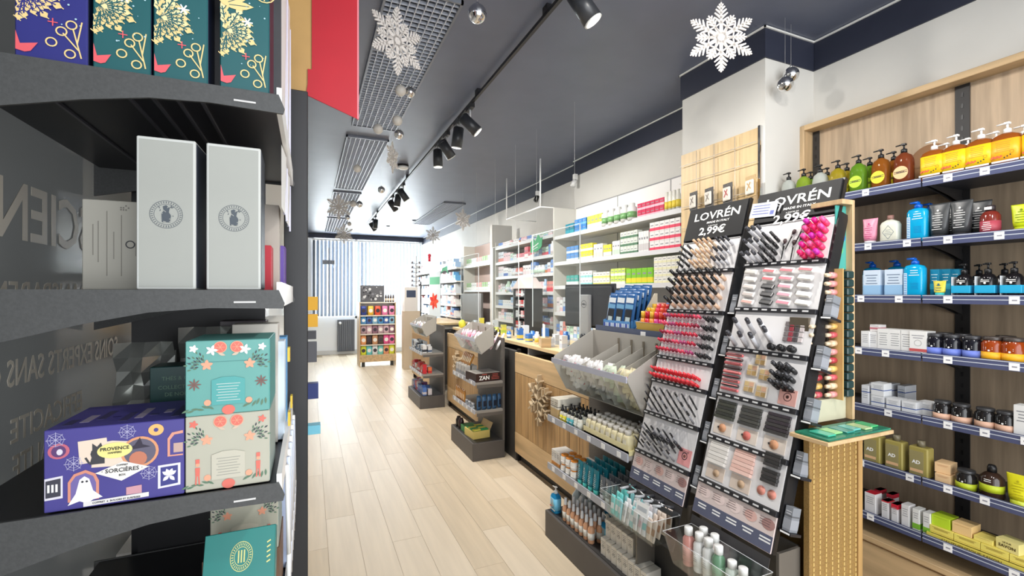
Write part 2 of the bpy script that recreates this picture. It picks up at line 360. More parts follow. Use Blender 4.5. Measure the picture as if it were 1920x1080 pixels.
wtext('HAUTE QUALITE', .060, 1.36, 1.195, .008, .78)
wtext('EFFICACITE', .056, 1.26, 1.258, .008, .9)
wtext('TRANSPARENCE', .06, 1.32, 1.478, .008, 1.0)
# black post with gold and red sign above
MB().box(-.060, -.0035, 1.33, 1.39, 0, 2.03, mt(36, 36, 38, .45), .002).go('black_post', None, 'tall matt black square post beside the left shelf unit', 'post')
sg = thing('hanging_sign', 'gold and red cardboard sign standing above the black post', 'sign', (0, 1.36, 0))
MB().box(-.066, .012, -.002, .002, 2.032, 2.92, mt(180, 142, 84, .5, noise=.08)).go('gold_panel', sg)
MB().prism([(-.004, 2.06), (-.004, 2.10), (.006, 2.10), (.006, 2.92), (.122, 2.92), (.122, 1.985), (-.008, 2.03)], -.006, -.0025, mt(176, 14, 34, .55, noise=.04)).go('red_panel', sg)
MB().box(.122, .126, -.006, .002, 1.985, 2.92, mt(240, 130, 140)).go('pink_edge', sg)

# --- boxes on the left unit
TEAL = mt(24, 88, 92, .45, noise=.06); NAVB = mt(42, 44, 120, .45, noise=.06)
GOLDP = mt(232, 205, 140, .45); PINK = mt(226, 92, 100, .5)
def leafpoly(x, z, L, a, wd=.35):
    pts = []
    for i in range(5): t = i/4; pts.append((t*L, math.sin(PI*t)*L*wd*.5))
    for i in range(3, 0, -1): t = i/4; pts.append((t*L, -math.sin(PI*t)*L*wd*.5))
    return [(x+p*math.cos(a)-q*math.sin(a), z+p*math.sin(a)+q*math.cos(a)) for p, q in pts]
def ringpoly(b, x, z, r, w, y, m, n=14):
    b.n += 1; y -= b.n*6e-6
    for i in range(n):
        a0, a1 = 2*PI*i/n, 2*PI*(i+1)/n
        b.add([(x+q*math.cos(a), y, z+q*math.sin(a)) for q, a in ((r-w, a0), (r, a0), (r, a1), (r-w, a1))], [(0, 1, 2, 3)], m)
def disc(b, x, z, r, y, m, n=14, sx=1):
    b.n += 1; y -= b.n*6e-6
    b.add([(x+r*sx*math.cos(2*PI*i/n), y, z+r*math.sin(2*PI*i/n)) for i in range(n)], [tuple(range(n))], m)
def poly(b, pts, y, m):
    b.n += 1; y -= b.n*6e-6
    b.add([(p[0], y, p[1]) for p in pts], [tuple(range(len(pts)))], m)
def line(b, x0, z0, x1, z1, w, y, m):
    dx, dz = x1-x0, z1-z0; L = math.hypot(dx, dz) or 1; nx, nz = -dz/L*w, dx/L*w
    poly(b, [(x0-nx, z0-nz), (x1-nx, z1-nz), (x1+nx, z1+nz), (x0+nx, z0+nz)], y, m)
def star(b, x, z, r, y, m, k=6):
    for i in range(k): a = PI*i/k*2; line(b, x, z, x+r*math.cos(a), z+r*math.sin(a), r*.13, y, m)
def holly(base, seedn, w):
    def fn():
        t = thing('gift_box', None, None)
        MB().box(-w/2, w/2, 0, .085, 0, .26, base, .0015).go('carton', t)
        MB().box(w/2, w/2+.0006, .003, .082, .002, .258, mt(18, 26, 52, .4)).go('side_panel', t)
        b = MB(); rnd = random.Random(seedn); y = -.0004
        for cx, cz, sc in ((-w*.36, .088, 1.0),):
            for i in range(13):
                a = 0; L = sc*(.027+.008*math.sin(i*1.9))
                a2 = [1.75, -1.75, 1.5, -1.6, 1.1, -1.25, .75, -.95, .45, -.65, .15, -.35, -.1][i % 13]
                L *= 1.0+.35*(i % 3 == 0)
                pts = []
                for q in range(9):
                    tt = q/8; pts.append((tt*L*1.15, (math.sin(PI*tt)*.10+(.10 if q % 2 else 0))*L))
                for q in range(7, 0, -1):
                    tt = q/8; pts.append((tt*L*1.15, -(math.sin(PI*tt)*.10+(.10 if q % 2 else 0))*L))
                c2_, s2_ = math.cos(a2), math.sin(a2); poly(b, [(max(-w*.495, cx+(p*1.03-.0005)*c2_-r_*1.22*s2_), cz+(p*1.03-.0005)*s2_+r_*1.22*c2_) for p, r_ in pts], y, base)
                poly(b, [(max(-w*.49, cx+p*math.cos(a2)-r_*math.sin(a2)), cz+p*math.sin(a2)+r_*math.cos(a2)) for p, r_ in pts], y, GOLDP if i % 4 else mt(240, 222, 165, .45))
                line(b, cx+L*.25*math.cos(a2), cz+L*.25*math.sin(a2), cx+L*.95*math.cos(a2), cz+L*.95*math.sin(a2), .0008, y-.0002, base)
                for q in (.4, .6, .8):
                    for sg_ in (-.8, .8): line(b, cx+L*q*math.cos(a2), cz+L*q*math.sin(a2), cx+L*q*math.cos(a2)+L*.13*math.cos(a2+sg_), cz+L*q*math.sin(a2)+L*.13*math.sin(a2+sg_), .0006, y-.0002, base)
                ex, ez = cx+L*1.1*math.cos(a2), cz+L*1.1*math.sin(a2)
                line(b, ex-.004, ez+.004, ex+.003, ez-.002, .0006, y-.0001, GOLDP)
        for i in range(5):
            a = .1+i*.45; poly(b, leafpoly(-w*.44, .125, .04, a, .34), y, GOLDP)
            line(b, -w*.44+.008*math.cos(a), .125+.008*math.sin(a), -w*.44+.034*math.cos(a), .125+.034*math.sin(a), .0005, y-.0002, base)
        for i in range(4): line(b, -w*.40, .090+i*.012, -w*.33, .100+i*.012, .0016, y, GOLDP)
        # berries
        line(b, w*.42, .012, w*.30, .050, .0008, y, GOLDP); line(b, w*.36, .030, w*.43, .060, .0008, y, GOLDP); line(b, w*.38, .022, w*.16, .042, .0008, y, GOLDP)
        for x, z in ((w*.28, .054), (w*.14, .044), (w*.26, .016), (w*.0, .028)): ringpoly(b, x, z, .0062, .0017, y, GOLDP)
        # ornament slice top right
        ringpoly(b, w*.46-.004, .155, .016, .0016, y, GOLDP)
        for i in range(8): a = i*PI/4; line(b, w*.46-.004+.003*math.cos(a), .155+.003*math.sin(a), w*.46-.004+.013*math.cos(a), .155+.013*math.sin(a), .0008, y, GOLDP)
        poly(b, [(-w*.48, .012), (-w*.48, .036), (-w*.42, .020), (-w*.18, .024), (-w*.28, .012), (-w*.36, .010)], y, PINK)
        star(b, w*.02, .054, .005, y, PINK, 4); star(b, w*.05, .105, .007, y, PAPER, 6)
        for i in range(20): disc(b, rnd.uniform(-.1, .45)*w, rnd.uniform(.04, .20), rnd.choice((.0006, .0009, .0013)), y, mt(170, 205, 215, .5), 6)
        b.go('printed_pattern', t); return t
    return fn
xs = [(-.342, -.270, 0), (-.2645, -.2020, 1), (-.1985, -.1345, 1), (-.1195, -.0555, 1)]
for i, (a, b_, k) in enumerate(xs):
    lb = ['dark blue gift box with gold holly print, leftmost on the top shelf', 'teal gift box with gold holly, directly right of the blue one', 'teal gift box with gold holly, third from left on top shelf',
          'teal gift box with gold leaves and orange slice, rightmost after a gap'][i]
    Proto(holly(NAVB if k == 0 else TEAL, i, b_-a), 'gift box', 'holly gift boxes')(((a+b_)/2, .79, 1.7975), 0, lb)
MB().box(-.030, .0, 0, .08, 0, .26, mt(20, 20, 24)).go('dark_block', None, 'narrow dark block added for the shade in the gap between teal gift boxes', 'box', loc=(-.1195, .84, 1.7975))  # no carton here: dark block added for the black, shaded gap
GB = mt(160, 162, 156, .55, noise=.03); GE = mt(196, 198, 194, .5)
def seal_box():
    t = thing('tall_box', None, None)
    w = .069
    MB().box(-w/2, w/2, 0, .085, 0, .212, GE, .0012).go('carton', t)
    MB().box(-w/2+.003, w/2-.003, -.0006, 0, .003, .208, GB).go('front_face', t)
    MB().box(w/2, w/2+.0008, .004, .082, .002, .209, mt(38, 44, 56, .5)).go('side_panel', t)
    b = MB(); I = mt(74, 82, 90, .6); y = -.001
    ringpoly(b, 0, .105, .0195, .0006, y, I, 28); ringpoly(b, 0, .105, .0145, .0005, y, I, 28)
    for i in range(36):
        a = 2*PI*i/36; line(b, .0155*math.cos(a), .105+.0155*math.sin(a), .0182*math.cos(a), .105+.0182*math.sin(a), .0004, y, I)
    rnd = random.Random(3)
    poly(b, [(-.005, .094), (-.0055, .106), (-.003, .110), (-.004, .116), (.0, .118), (.004, .114), (.003, .108), (.0055, .104), (.0045, .094)], y, I)
    for i in range(26):
        x, z = rnd.uniform(-.008, .008), rnd.uniform(.094, .116); line(b, x, z, x+rnd.uniform(-.004, .004), z+rnd.uniform(-.003, .003), .0004, y-.0001, I if i % 3 else GB)
    b.go('round_seal', t); return t
P = Proto(seal_box, 'box', 'tall grey boxes with round seal')
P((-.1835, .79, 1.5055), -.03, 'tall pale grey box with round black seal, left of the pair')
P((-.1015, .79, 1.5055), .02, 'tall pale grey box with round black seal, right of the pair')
t = thing('flat_box', 'cream box with fine vertical print, half behind the left tall grey box', 'box', (-.30, .86, 1.5055))
MB().box(0, .13, 0, .03, 0, .131, mt(150, 147, 137, .55), .001).go('carton', t)
b = MB()
for i, (a, z0_, z1_) in enumerate([(.012, .05, .095), (.018, .04, .10), (.028, .02, .115), (.036, .045, .085), (.045, .02, .11), (.062, .05, .07), (.071, .05, .07)]): b.box(a, a+.0009, -.0005, 0, z0_, z1_, mt(110, 106, 98))
ringpoly(b, .056, .067, .006, .0016, -.0005, INK)
for i in range(7): disc(b, .045+.003*(i % 4), .118+.003*(i//3), .0012, -.0005, mt(95, 90, 85), 6)
b.go('printed_text', t)
# purple witch box
t = thing('calendar_box', 'purple hamper box with ghost, cat and witch pictures', 'box', (-.312, .785, 1.2175))
w, h = .150, .106
PU = mt(72, 66, 138, .45, noise=.05)
MB().box(0, w, 0, .135, 0, h, PU, .001).go('carton', t)
tp = MB()
for i in range(9): tp.box(.01+.015*i, .02+.015*i, .02+.01*(i % 4), .05+.02*(i % 3), h, h+.0004, mt(150, 140, 160) if i % 2 else mt(60, 56, 96))
tp.go('lid_print', t)
b = MB(); y = -.0005; CR = mt(226, 208, 190, .5); YE = mt(232, 222, 140, .5); OR = mt(215, 150, 110, .5)
poly(b, [(.050, .083), (.048, .052), (.082, .050), (.088, .082), (.07, .085)][::-1], y, CR)
poly(b, [(.036, .058), (.034, .088), (.064, .090), (.066, .060)], y, CR)
for ang in range(3): pass
disc(b, .055, .070, .008, y-.0002, mt(62, 62, 66), 12); poly(b, [(.049, .075), (.049, .084), (.054, .079), (.058, .084), (.061, .075)], y-.0003, mt(62, 62, 66)); poly(b, [(.046, .056), (.05, .072), (.062, .07), (.062, .056)], y-.0003, mt(62, 62, 66))
line(b, .046, .058, .042, .066, .0012, y-.0003, mt(62, 62, 66))
ringpoly(b, .100, .066, .021, .0035, y, OR, 22); disc(b, .100, .066, .0178, y, mt(96, 92, 110), 22); disc(b, .098, .057, .010, y-.0002, mt(190, 120, 95), 14)
poly(b, [(.084, .070), (.112, .072), (.103, .076), (.100, .086), (.094, .076)], y-.0003, mt(50, 44, 60))
disc(b, .073, .072, .0105, y-.0008, YE, 24, 1.8); ringpoly(b, .073, .072, .0005, .0002, y, YE)
poly(b, [(.052, .044), (.082, .056), (.110, .045), (.080, .030)], y-.0006, mt(232, 228, 222))
disc(b, .015, .078, .010, y, mt(190, 100, 120), 18, 1.1); disc(b, .015, .078, .0075, y-.0002, mt(90, 60, 110), 18); disc(b, .016, .077, .004, y-.0003, mt(215, 210, 222), 10, .8)
# ghost arch
poly(b, [(.024, .010), (.024, .036), (.030, .046), (.042, .050), (.052, .044), (.056, .034), (.056, .010)], y, mt(210, 140, 120)); poly(b, [(.027, .012), (.027, .035), (.032, .043), (.042, .046), (.050, .041), (.053, .032), (.053, .012)], y-.0002, mt(112, 100, 160))
poly(b, [(.024, .006), (.032, .020), (.036, .038), (.041, .042), (.046, .038), (.050, .022), (.060, .012), (.050, .010), (.044, .006), (.036, .010)], y-.0004, mt(238, 236, 240))
disc(b, .039, .035, .0014, y-.0006, INK, 8); disc(b, .0435, .035, .0014, y-.0006, INK, 8)
poly(b, [(-.0+.001, .016), (.001, .044), (.019, .046), (.019, .017)], y, mt(215, 212, 222)); poly(b, [(.002, .019), (.002, .041), (.017, .043), (.017, .020)], y-.0002, mt(60, 60, 72))
for i in range(3): line(b, .005+.004*i, .026, .005+.004*i, .036, .0011, y-.0004, PAPER)
poly(b, [(.120, .012), (.120, .044), (.146, .045), (.146, .014)], y, mt(220, 218, 230)); poly(b, [(.123, .015), (.123, .041), (.143, .042), (.143, .017)], y-.0002, mt(60, 62, 130))
for a in (.6, 1.2, 1.9, 2.5, 3.9, 5.4): poly(b, leafpoly(.133, .029, .010, a, .5), y-.0004, mt(225, 225, 235))
poly(b, [(.131, .055), (.131, .080), (.136, .088), (.149, .090), (.149, .055)], y, mt(215, 150, 130)); poly(b, [(.134, .057), (.134, .078), (.139, .085), (.149, .086), (.149, .057)], y-.0002, PU); poly(b, [(.138, .060), (.138, .073), (.149, .073), (.149, .060)], y-.0004, mt(190, 160, 150))
disc(b, .118, .094, .008, y, mt(235, 180, 110), 18, 1.1); disc(b, .118, .094, .0028, y-.0002, PU, 10)
for cx, cz in ((.012, .093), (.030, .060), (.086, .095), (.110, .036)):
    for i in range(8): a = i*PI/4; line(b, cx, cz, cx+.010*math.cos(a), cz+.010*math.sin(a), .00035, y, mt(175, 172, 205))
    ringpoly(b, cx, cz, .006, .0005, y, mt(175, 172, 205), 8); ringpoly(b, cx, cz, .009, .0005, y, mt(175, 172, 205), 8)
poly(b, [(.040, .002), (.040, .008), (.110, .010), (.110, .004)], y-.0004, mt(225, 222, 220)); poly(b, [(.085, .010), (.085, .020), (.102, .021), (.102, .010)], y, mt(200, 150, 160))
b.go('printed_pictures', t)
text('PROVENCE', .0062, INK, t, (.073, y-.0014, .0725), RX, bold=.01); text('HAMPERS', .0035, INK, t, (.073, y-.0014, .068), RX)
text('· SORCIÈRES ·', .0075, INK, t, (.081, y-.0012, .0425), RX, bold=.004); text('COFFRET', .003, INK, t, (.081, y-.0012, .0505), RX); text('BOX', .0035, INK, t, (.081, y-.0012, .037), RX)
text('COFFRET  6  BOUGIES ET SURPRISES', .0032, INK, t, (.075, y-.0012, .0045), RX)
# floral boxes
def floral(base, lid, pan, wd=.1055, hh=.107, nut=True):
    def fn():
        t = thing('gift_box', None, None)
        MB().box(0, wd, 0, .125, 0, hh, base, .001).go('carton', t)
        MB().box(wd, wd+.0006, .002, .123, .001, hh-.001, lid).go('side_panel', t)
        b = MB(); y = -.0004; c = wd/2; rnd = random.Random(5); A = mt(214, 110, 96, .5); Bc = mt(60, 66, 72, .5); Gc = mt(90, 120, 96, .5); Pc = mt(232, 160, 130, .5)
        for s_ in (-1, 1):
            for i in range(11):
                a = PI/2-s_*(.1+i*.17); L = .012+.004*(i % 3)
                for q in (.55, 1.0): poly(b, leafpoly(c+s_*.030+q*L*math.cos(a), .070+q*L*math.sin(a), .0055, a, .4), y, Bc if i % 2 else Gc)
            disc(b, c+s_*.0105, .097, .0085, y, A, 16); ringpoly(b, c+s_*.0105, .097, .0085, .001, y-.0002, Pc, 16)
            for i in range(6): a = i*PI/3; line(b, c+s_*.0105, .097, c+s_*.0105+.006*math.cos(a), .097+.006*math.sin(a), .0003, y-.0003, Pc)
            for i in range(5): poly(b, leafpoly(c+s_*.027, .072, .008, i*1.256+.3, .6), y-.0002, Pc)
            for i in range(5): poly(b, leafpoly(c+s_*.043, .096, .006, i*1.256, .6), y-.0002, A if nut else PAPER)
            for i in range(6): poly(b, leafpoly(c+s_*(.018+.006*i), .008+.002*(i % 2), .010, PI/2-s_*1.0+.2*i, .3), y, Gc)
            disc(b, c+s_*.026, .018, .0045, y-.0002, Pc, 10)
            if nut:
                x = c+s_*.038
                poly(b, [(x-.0025, .022), (x-.003, .034), (x+.003, .034), (x+.0025, .022)], y-.0002, A); disc(b, x, .038, .0026, y-.0002, Pc, 10); poly(b, [(x-.0025, .040), (x-.0025, .046), (x+.0025, .046), (x+.0025, .040)], y-.0002, A)
                line(b, x-.0015, .022, x-.0022, .010, .0009, y-.0002, A); line(b, x+.0015, .022, x+.0022, .010, .0009, y-.0002, A)
            else:
                for i in range(8): poly(b, leafpoly(c+s_*.042, .045, .009, i*PI/4, .25), y-.0002, mt(120, 84, 78))
                for i in range(5): poly(b, leafpoly(c+s_*.021, .093, .008, i*1.256, .5), y-.0002, PAPER)
            poly(b, leafpoly(c+s_*.004, .085, .010, PI/2-s_*1.2, .4), y, mt(200, 180, 160))
        disc(b, c, .006, .007, y, A, 14, 1.2)
        poly(b, [(c-.021, .014), (c-.021, .050), (c-.008, .054), (c+.008, .054), (c+.021, .050), (c+.021, .014)], y-.0005, pan)
        for i in range(7): line(b, c-.015+(i % 2)*.002, .044-.004*i, c+.015-(i % 3)*.002, .044-.004*i, .00045, y-.0007, mt(190, 205, 200) if not nut else mt(150, 150, 140))
        b.go('printed_pattern', t); return t
    return fn
P1 = Proto(floral(mt(178, 176, 160, .5, noise=.03), mt(150, 165, 160), mt(190, 186, 170, .5)), 'gift box', 'flower print gift boxes')
P1((-.1605, .785, 1.2175), 0, 'cream gift box with red flowers and nutcrackers, under the turquoise one')
tq = Proto(floral(mt(98, 160, 153, .45, noise=.04), mt(62, 140, 140), mt(80, 160, 158, .5), nut=False), 'gift box', 'flower print gift boxes')((-.1605, .785, 1.3250), 0, 'turquoise flower print gift box stacked on the cream one')
MB().box(0, .1055, -.0006, -.0003, .076, .0766, mt(70, 130, 128)).go('lid_seam', tq)
P1((-.158, .95, 1.035), 0, 'cream gift box with red flowers on the lowest shelf, behind')
MB().box(-.17, -.05, 0, .13, 0, .119, mt(120, 90, 70)).go('kraft_carton', None, 'brown carton under the lowest cream gift box', 'box', loc=(0, .95, .9155))
t = thing('gift_box', 'tilted deep green box with round gold emblem on lowest shelf', 'gift box', (-.150, .775, .9375), (-.45, 0, 0)); t.scale = (.66, 1, .89)
MB().box(0, .15, 0, .05, 0, .225, mt(12, 118, 112, .4, noise=.05), .001).go('carton', t)
b = MB(); GO = mt(205, 205, 130, .4)
ringpoly(b, .078, .182, .024, .0012, -.0006, GO, 26); ringpoly(b, .078, .182, .0155, .0010, -.0006, GO, 26)
for i in range(30): a = 2*PI*i/30; line(b, .078+.017*math.cos(a), .182+.017*math.sin(a), .078+.0215*math.cos(a), .182+.0215*math.sin(a), .0007, -.0006, GO)
for i in range(3): line(b, .072+.006*i, .172, .072+.006*i, .192, .0014, -.0006, GO)
for i in range(5): line(b, .132, .165+.008*i, .140, .168+.008*i, .0012, -.0006, GO)
b.go('gold_emblem', t)
t = thing('gift_box', 'small dark green box with gold lettering behind the purple box', 'gift box', (-.245, .955, 1.2175))
MB().box(0, .078, 0, .06, 0, .158, mt(14, 56, 54, .4, noise=.05), .001).go('carton', t)
for i, (s, z) in enumerate((('THÉS & CO', .135), ('COLLECTION', .12), ('DE NOËL', .108))): text(s, .009, mt(90, 120, 100), t, (.039, -.0004, z), RX)
SILV = mt(170, 172, 168, .25, .7)
for i, (x, y, z, w_, h_, lb) in enumerate([(-.33, 1.08, 1.2175, .09, .19, 'crinkled silver pouch at the back, left of two'), (-.235, 1.10, 1.2175, .09, .215, 'crinkled silver pouch at the back, right of two')]):
    b = MB(); n = 7
    for r in range(n):
        for c in range(4):
            f = lambda r, c: (c*w_/4, .012*math.sin(r*1.7+c*1.1)+.01*math.sin(c*2.3), r*h_/n)
            b.add([f(r, c), f(r, c+1), f(r+1, c+1), f(r+1, c)], [(0, 1, 2, 3)], SILV)
    b.box(0, w_, .02, .04, 0, h_*.9, SILV); b.go('foil_pouch', None, lb, 'pouch', 'silver pouches', loc=(x, y, z))
MB().box(0, .085, 0, .06, 0, .225, mt(58, 50, 56, .4), .001).go('dark_block', None, 'dark carton behind the turquoise gift box, beneath the shelf', 'box', loc=(-.17, 1.12, 1.2175))
MB().box(0, .075, 0, .06, 0, .225, mt(200, 196, 188, .4), .001).go('pale_carton', None, 'pale carton right of the dark one behind the turquoise box', 'box', loc=(-.13, .985, 1.2175))
# aisle-side products of the left unit (seen edge-on) : cartons and yellow hook tags
for x0, x1, yy, z, hh, c, lb in [(-.115, -.066, .985, 1.505, .085, (190, 45, 60), 'narrow red product carton at the aisle edge beside the right grey box'), (-.10, -.0495, 1.09, 1.505, .095, (90, 62, 150), 'narrow violet product carton behind the red one at the aisle edge'),
        (-.10, -.0500, 1.16, 1.505, .10, (112, 72, 165), 'second violet product carton farther along the aisle edge'), (-.11, -.056, 1.045, 1.505, .172, (176, 168, 158), 'tall tan product carton rising behind the red one'),
        (-.10, -.0440, 1.0, 1.217, .19, (205, 220, 235), 'pale blue product carton beside the turquoise box'), (-.10, -.0440, 1.09, 1.217, .19, (90, 150, 200), 'blue product carton behind the pale blue one'),
        (-.10, -.0440, 1.10, .915, .19, (190, 205, 235), 'pale product carton low beside the deep green box'), (-.10, -.0440, 1.18, .915, .19, (120, 140, 210), 'blue product carton low behind the pale one')]:
    MB().box(x0, x1, 0, .055, 0, hh, mt(*c), .001).go('product_carton', None, lb, 'box', 'product cartons at the aisle edge', loc=(0, yy, z+.0005))
SHT = mt(226, 226, 240, .35)
for i, (z0_, z1_) in enumerate([(1.815, 2.16), (1.655, 1.768)]):
    t = thing('hanging_sheet', 'pale plastic sheet hanging at the aisle edge of the %s shelf' % ['top', 'middle'][i], 'plastic sheet', (-.046, .93, z0_), 0)
    for q in range(4): MB().add([(.0025*(q % 2)-.008*q*0, .09*q, 0), (.0025*((q+1) % 2), .09*q+.09, 0), (.0025*((q+1) % 2)+.002, .09*q+.09, z1_-z0_), (.0025*(q % 2), .09*q, z1_-z0_)], [(0, 1, 2, 3)], SHT if q % 2 else WHITE).box(-.001, .0035, .09*q+.086, .09*q+.09, 0, z1_-z0_, mt(205, 205, 225, .4)).go('sheet_fold', t)
for i, (px, py) in enumerate([(516, 665), (523, 754), (516, 786), (527, 960), (521, 1026)]):
    Y = [.96, 1.1, .98, 1.16, 1.02][i]; a, b_ = ray(px); d = Y/b_; z = H+(550-py)*d/F
    MB().box(-.001, .003, -.010, .010, -.013, .013, mt(222, 190, 60, .5)).box(.003, .0035, -.006, .006, -.006, .006, mt(140, 100, 40)).go('price_tag', us, loc=(-.036, Y, z))
BG = MB()
for i in range(9):
    pts = [(-.036+.001*(i % 2), .90+.045*i, 1.20), (-.034, .93+.045*i, 1.03), (-.036, .96+.045*i, .93)]
    BG.path(pts, .004, mt(205, 215, 235, .3) if i % 2 else WHITE, 5)
BG.go('hanging_strips', None, 'pale translucent hanging packets edge-on along the shelf front', 'packet', kind='stuff')
# left-hand shelving beyond the post
lf = thing('wall_shelving', 'white shelving along left wall seen edge-on beyond the post', 'shelving', (0, 0, 0))
MB().box(-.54, -.50, 1.62, 7.0, 0, 2.3, WHITE).go('back_panel', lf)
for z in (.15, .5, .85, 1.2, 1.55, 1.9): MB().box(-.50, -.05, 1.45, 7.0, z-.02, z, WHITE).go('shelf', lf)
for (px, py, Y, w_, h_, c, lb) in [(588, 569, 2.8, .05, .075, (238, 180, 40), 'upper yellow packet sticking out past the black post'), (588, 601, 2.8, .05, .07, (238, 180, 40), 'lower yellow packet sticking out past the black post'),
        (585, 628, 3.0, .03, .05, (70, 72, 80), 'small dark blister pack hanging beyond the post, upper'), (586, 660, 3.0, .04, .12, (90, 92, 100), 'dark blister pack hanging beyond the post, middle'),
        (589, 733, 2.3, .05, .07, (40, 56, 120), 'navy blue carton jutting beyond the post'), (593, 805, 2.0, .07, .035, (120, 200, 225), 'pale blue carton jutting out low beyond the post')]:
    a, b_ = ray(px+8); d = Y/b_; z = H+(550-py)*d/F; x1 = a*d
    MB().box(x1-w_-.03, x1, 0, .05, -h_/2, h_/2, mt(*c), .001).box(x1-.10, x1-w_-.03+.001, .02, .03, h_/2-.012, h_/2-.006, CHROME).go('hanging_packet', None, lb, 'packet', 'packets on the left shelving', loc=(0, Y, z))
# ------------------------------------------------------------------ right wall: oak framed shelf unit
XS = 2.33
rs = thing('oak_shelf_unit', 'oak framed wall shelf unit with blue price rails beside the pillar', 'shelf unit', (0, 0, 0))
MB().box(2.55, 2.67, 1.735, 1.76, .40, 2.445, OAK, .002).go('frame_side', rs)
MB().box(2.55, 2.67, -.9, 1.735, 2.415, 2.445, OAKY, .002).go('frame_top', rs)
MB().box(2.632, 2.64, 1.10, 1.70, .40, 2.415, OAKP).go('back_panel', rs)
MB().box(2.632, 2.64, .42, 1.05, .40, 2.415, OAKP).go('back_panel', rs)
MB().box(2.632, 2.64, -.9, .38, .40, 2.415, OAKP).go('back_panel', rs)
UPM = mt(40, 38, 38, .5)
for a, b_ in ((1.70, 1.735), (1.05, 1.10), (.38, .42)):
    u = MB().box(2.625, 2.645, a, b_, .40, 2.415, UPM).go('upright', rs)
    g = MB()
    for i in range(40): g.box(2.6235, 2.625, (a+b_)/2-.004, (a+b_)/2+.004, .45+i*.049, .47+i*.049, BLACK)
    g.go('slots', u, kind='stuff')
RZ = [1.965, 1.718, 1.480, 1.240, .980, .725, .492]
LIPB = mt(88, 94, 128, .3, .2); LIPW = mt(200, 206, 216, .3)
for i, z in enumerate(RZ):
    for j, (a, b_) in enumerate(((1.088, 1.74), (.42, 1.082), (-.6, .414))):
        if i == 0 and j == 0: a, b_ = 1.088, 1.75
        sp = MB().box(XS+.006, 2.63, a, b_, z-.012, z, mt(60, 60, 66, .5)).go('shelf', rs)
        MB().box(XS, XS+.006, a, b_, z-.022, z+.014, LIPB).box(XS-.001, XS, a, b_, z-.006, z-.003, LIPW).box(XS-.001, XS, a, b_, z+.009, z+.012, LIPW).go('price_rail', sp)
        for y in (a+.004, b_-.008): MB().prism([(XS+.01, z-.012), (2.63, z-.012), (2.63, z-.075), (2.52, z-.045)], y, y+.003, UPM).go('bracket', sp)
        yy = b_-.07
        while yy > max(a+.05, .6):
            MB().box(XS-.0022, XS-.001, yy-.028, yy, z-.019, z+.008, TAG).box(XS-.0026, XS-.0022, yy-.022, yy-.008, z-.008, z-.003, mt(150, 150, 160)).go('price_label', sp)
            yy -= random.choice((.11, .15, .19))
cb = thing('base_cabinet', 'oak base cabinet under the oak framed wall shelves', 'cabinet', (0, 0, 0))
MB().box(XS+.012, 2.66, -.9, 1.755, 0, .375, OAKY).go('carcass', cb)
MB().box(XS-.01, 2.66, -.9, 1.755, .376, .40, OAKY, .002).go('top_board', cb)
for a, b_ in ((.86, 1.75), (-.05, .85), (-.9, -.06)): MB().box(XS, XS+.011, a, b_, .20, .365, OAKY, .001).go('drawer_front', cb); MB().box(XS, XS+.011, a, b_, .03, .195, OAKY, .001).go('drawer_front', cb)
# -- product builders; front of each thing looks to local -y, base at z 0
def glossy(c): return mt(c[0], c[1], c[2], .12)
def pump(t, z, m, r=.006, reach=.028):
    MB().lathe([(r*1.9, z), (r*1.9, z+.016), (r*1.2, z+.019)], m, 12).go('collar', t)
    MB().lathe([(r*.6, z+.019), (r*.6, z+.036)], m, 8).box(-r*1.3, r*1.3, -r*1.3, r*1.3, z+.034, z+.042, m, .001).cyl((0, 0, z+.039), (-reach, -.006, z+.036), .0035, .0028, m, 8).go('pump_head', t)
def textlines(b, x0, x1, z, n, dz, y, m, seed=1, h=.0011):
    r = random.Random(seed)
    for i in range(n): q = r.uniform(0, .3)*(x1-x0)/2; b.box(x0+q, x1-q, y-.0003, y, z-i*dz, z-i*dz+h, m)
def soap_bottle(liq, lab, oval=True, pc=BLACK, w=.036, h=.145, ink=INK):
    def fn():
        t = thing('soap_bottle', None, None); L = mt(*liq, .08, 0, .45, name='tinted_liquid')
        if oval:
            MB().loft([(w*.9, w*.66, 0), (w, w*.75, .004), (w, w*.75, h*.68), (w*.95, w*.72, h*.80), (w*.76, w*.60, h*.92), (.015, .015, h*.97), (.013, .013, h)], L, 18, 2.4).go('bottle', t)
            b = MB(); disc(b, 0, h*.40, w*.78, -w*.752, mt(*lab, .4), 22, 1.0); line(b, -w*.7, h*.385, w*.7, h*.40, .0012, -w*.76, ink); line(b, -w*.7, h*.43, w*.7, h*.445, .0012, -w*.76, ink)
            for i in range(5): line(b, -w*.4+i*.006, h*.405, -w*.4+i*.006+.004, h*.42, .0016, -w*.762, ink)
            b.go('oval_label', t)
        else:
            MB().loft([(w, w*.7, 0), (w*1.04, w*.73, .004), (w*1.04, w*.73, h*.80), (w*.9, w*.6, h*.92), (.015, .015, h)], L, 20, 4).go('bottle', t)
            MB().loft([(w*1.05, w*.74, h*.16), (w*1.05, w*.74, h*.80)], mt(*lab, .4), 20, 4).go('label', t)
            b = MB(); textlines(b, -w*.6, w*.5, h*.72, 6, .007, -w*.742, mt(210, 150, 40), 3, .002); b.box(-w, w, -w*.745, -w*.741, h*.15, h*.20, PAPER)
            for i in range(6): disc(b, -w*.8+i*.005, h*.30+.004*(i % 2), .0035, -w*.744, mt(225, 90, 60), 8)
            ringpoly(b, w*.55, h*.42, .006, .0012, -w*.745, mt(190, 120, 30), 10)
            for i in range(3): disc(b, w*.05+i*.008, h*.27+i*.004, .003, -w*.745, INK, 8, .7)
            b.go('label_print', t)
        pump(t, h, pc); return t
    return fn
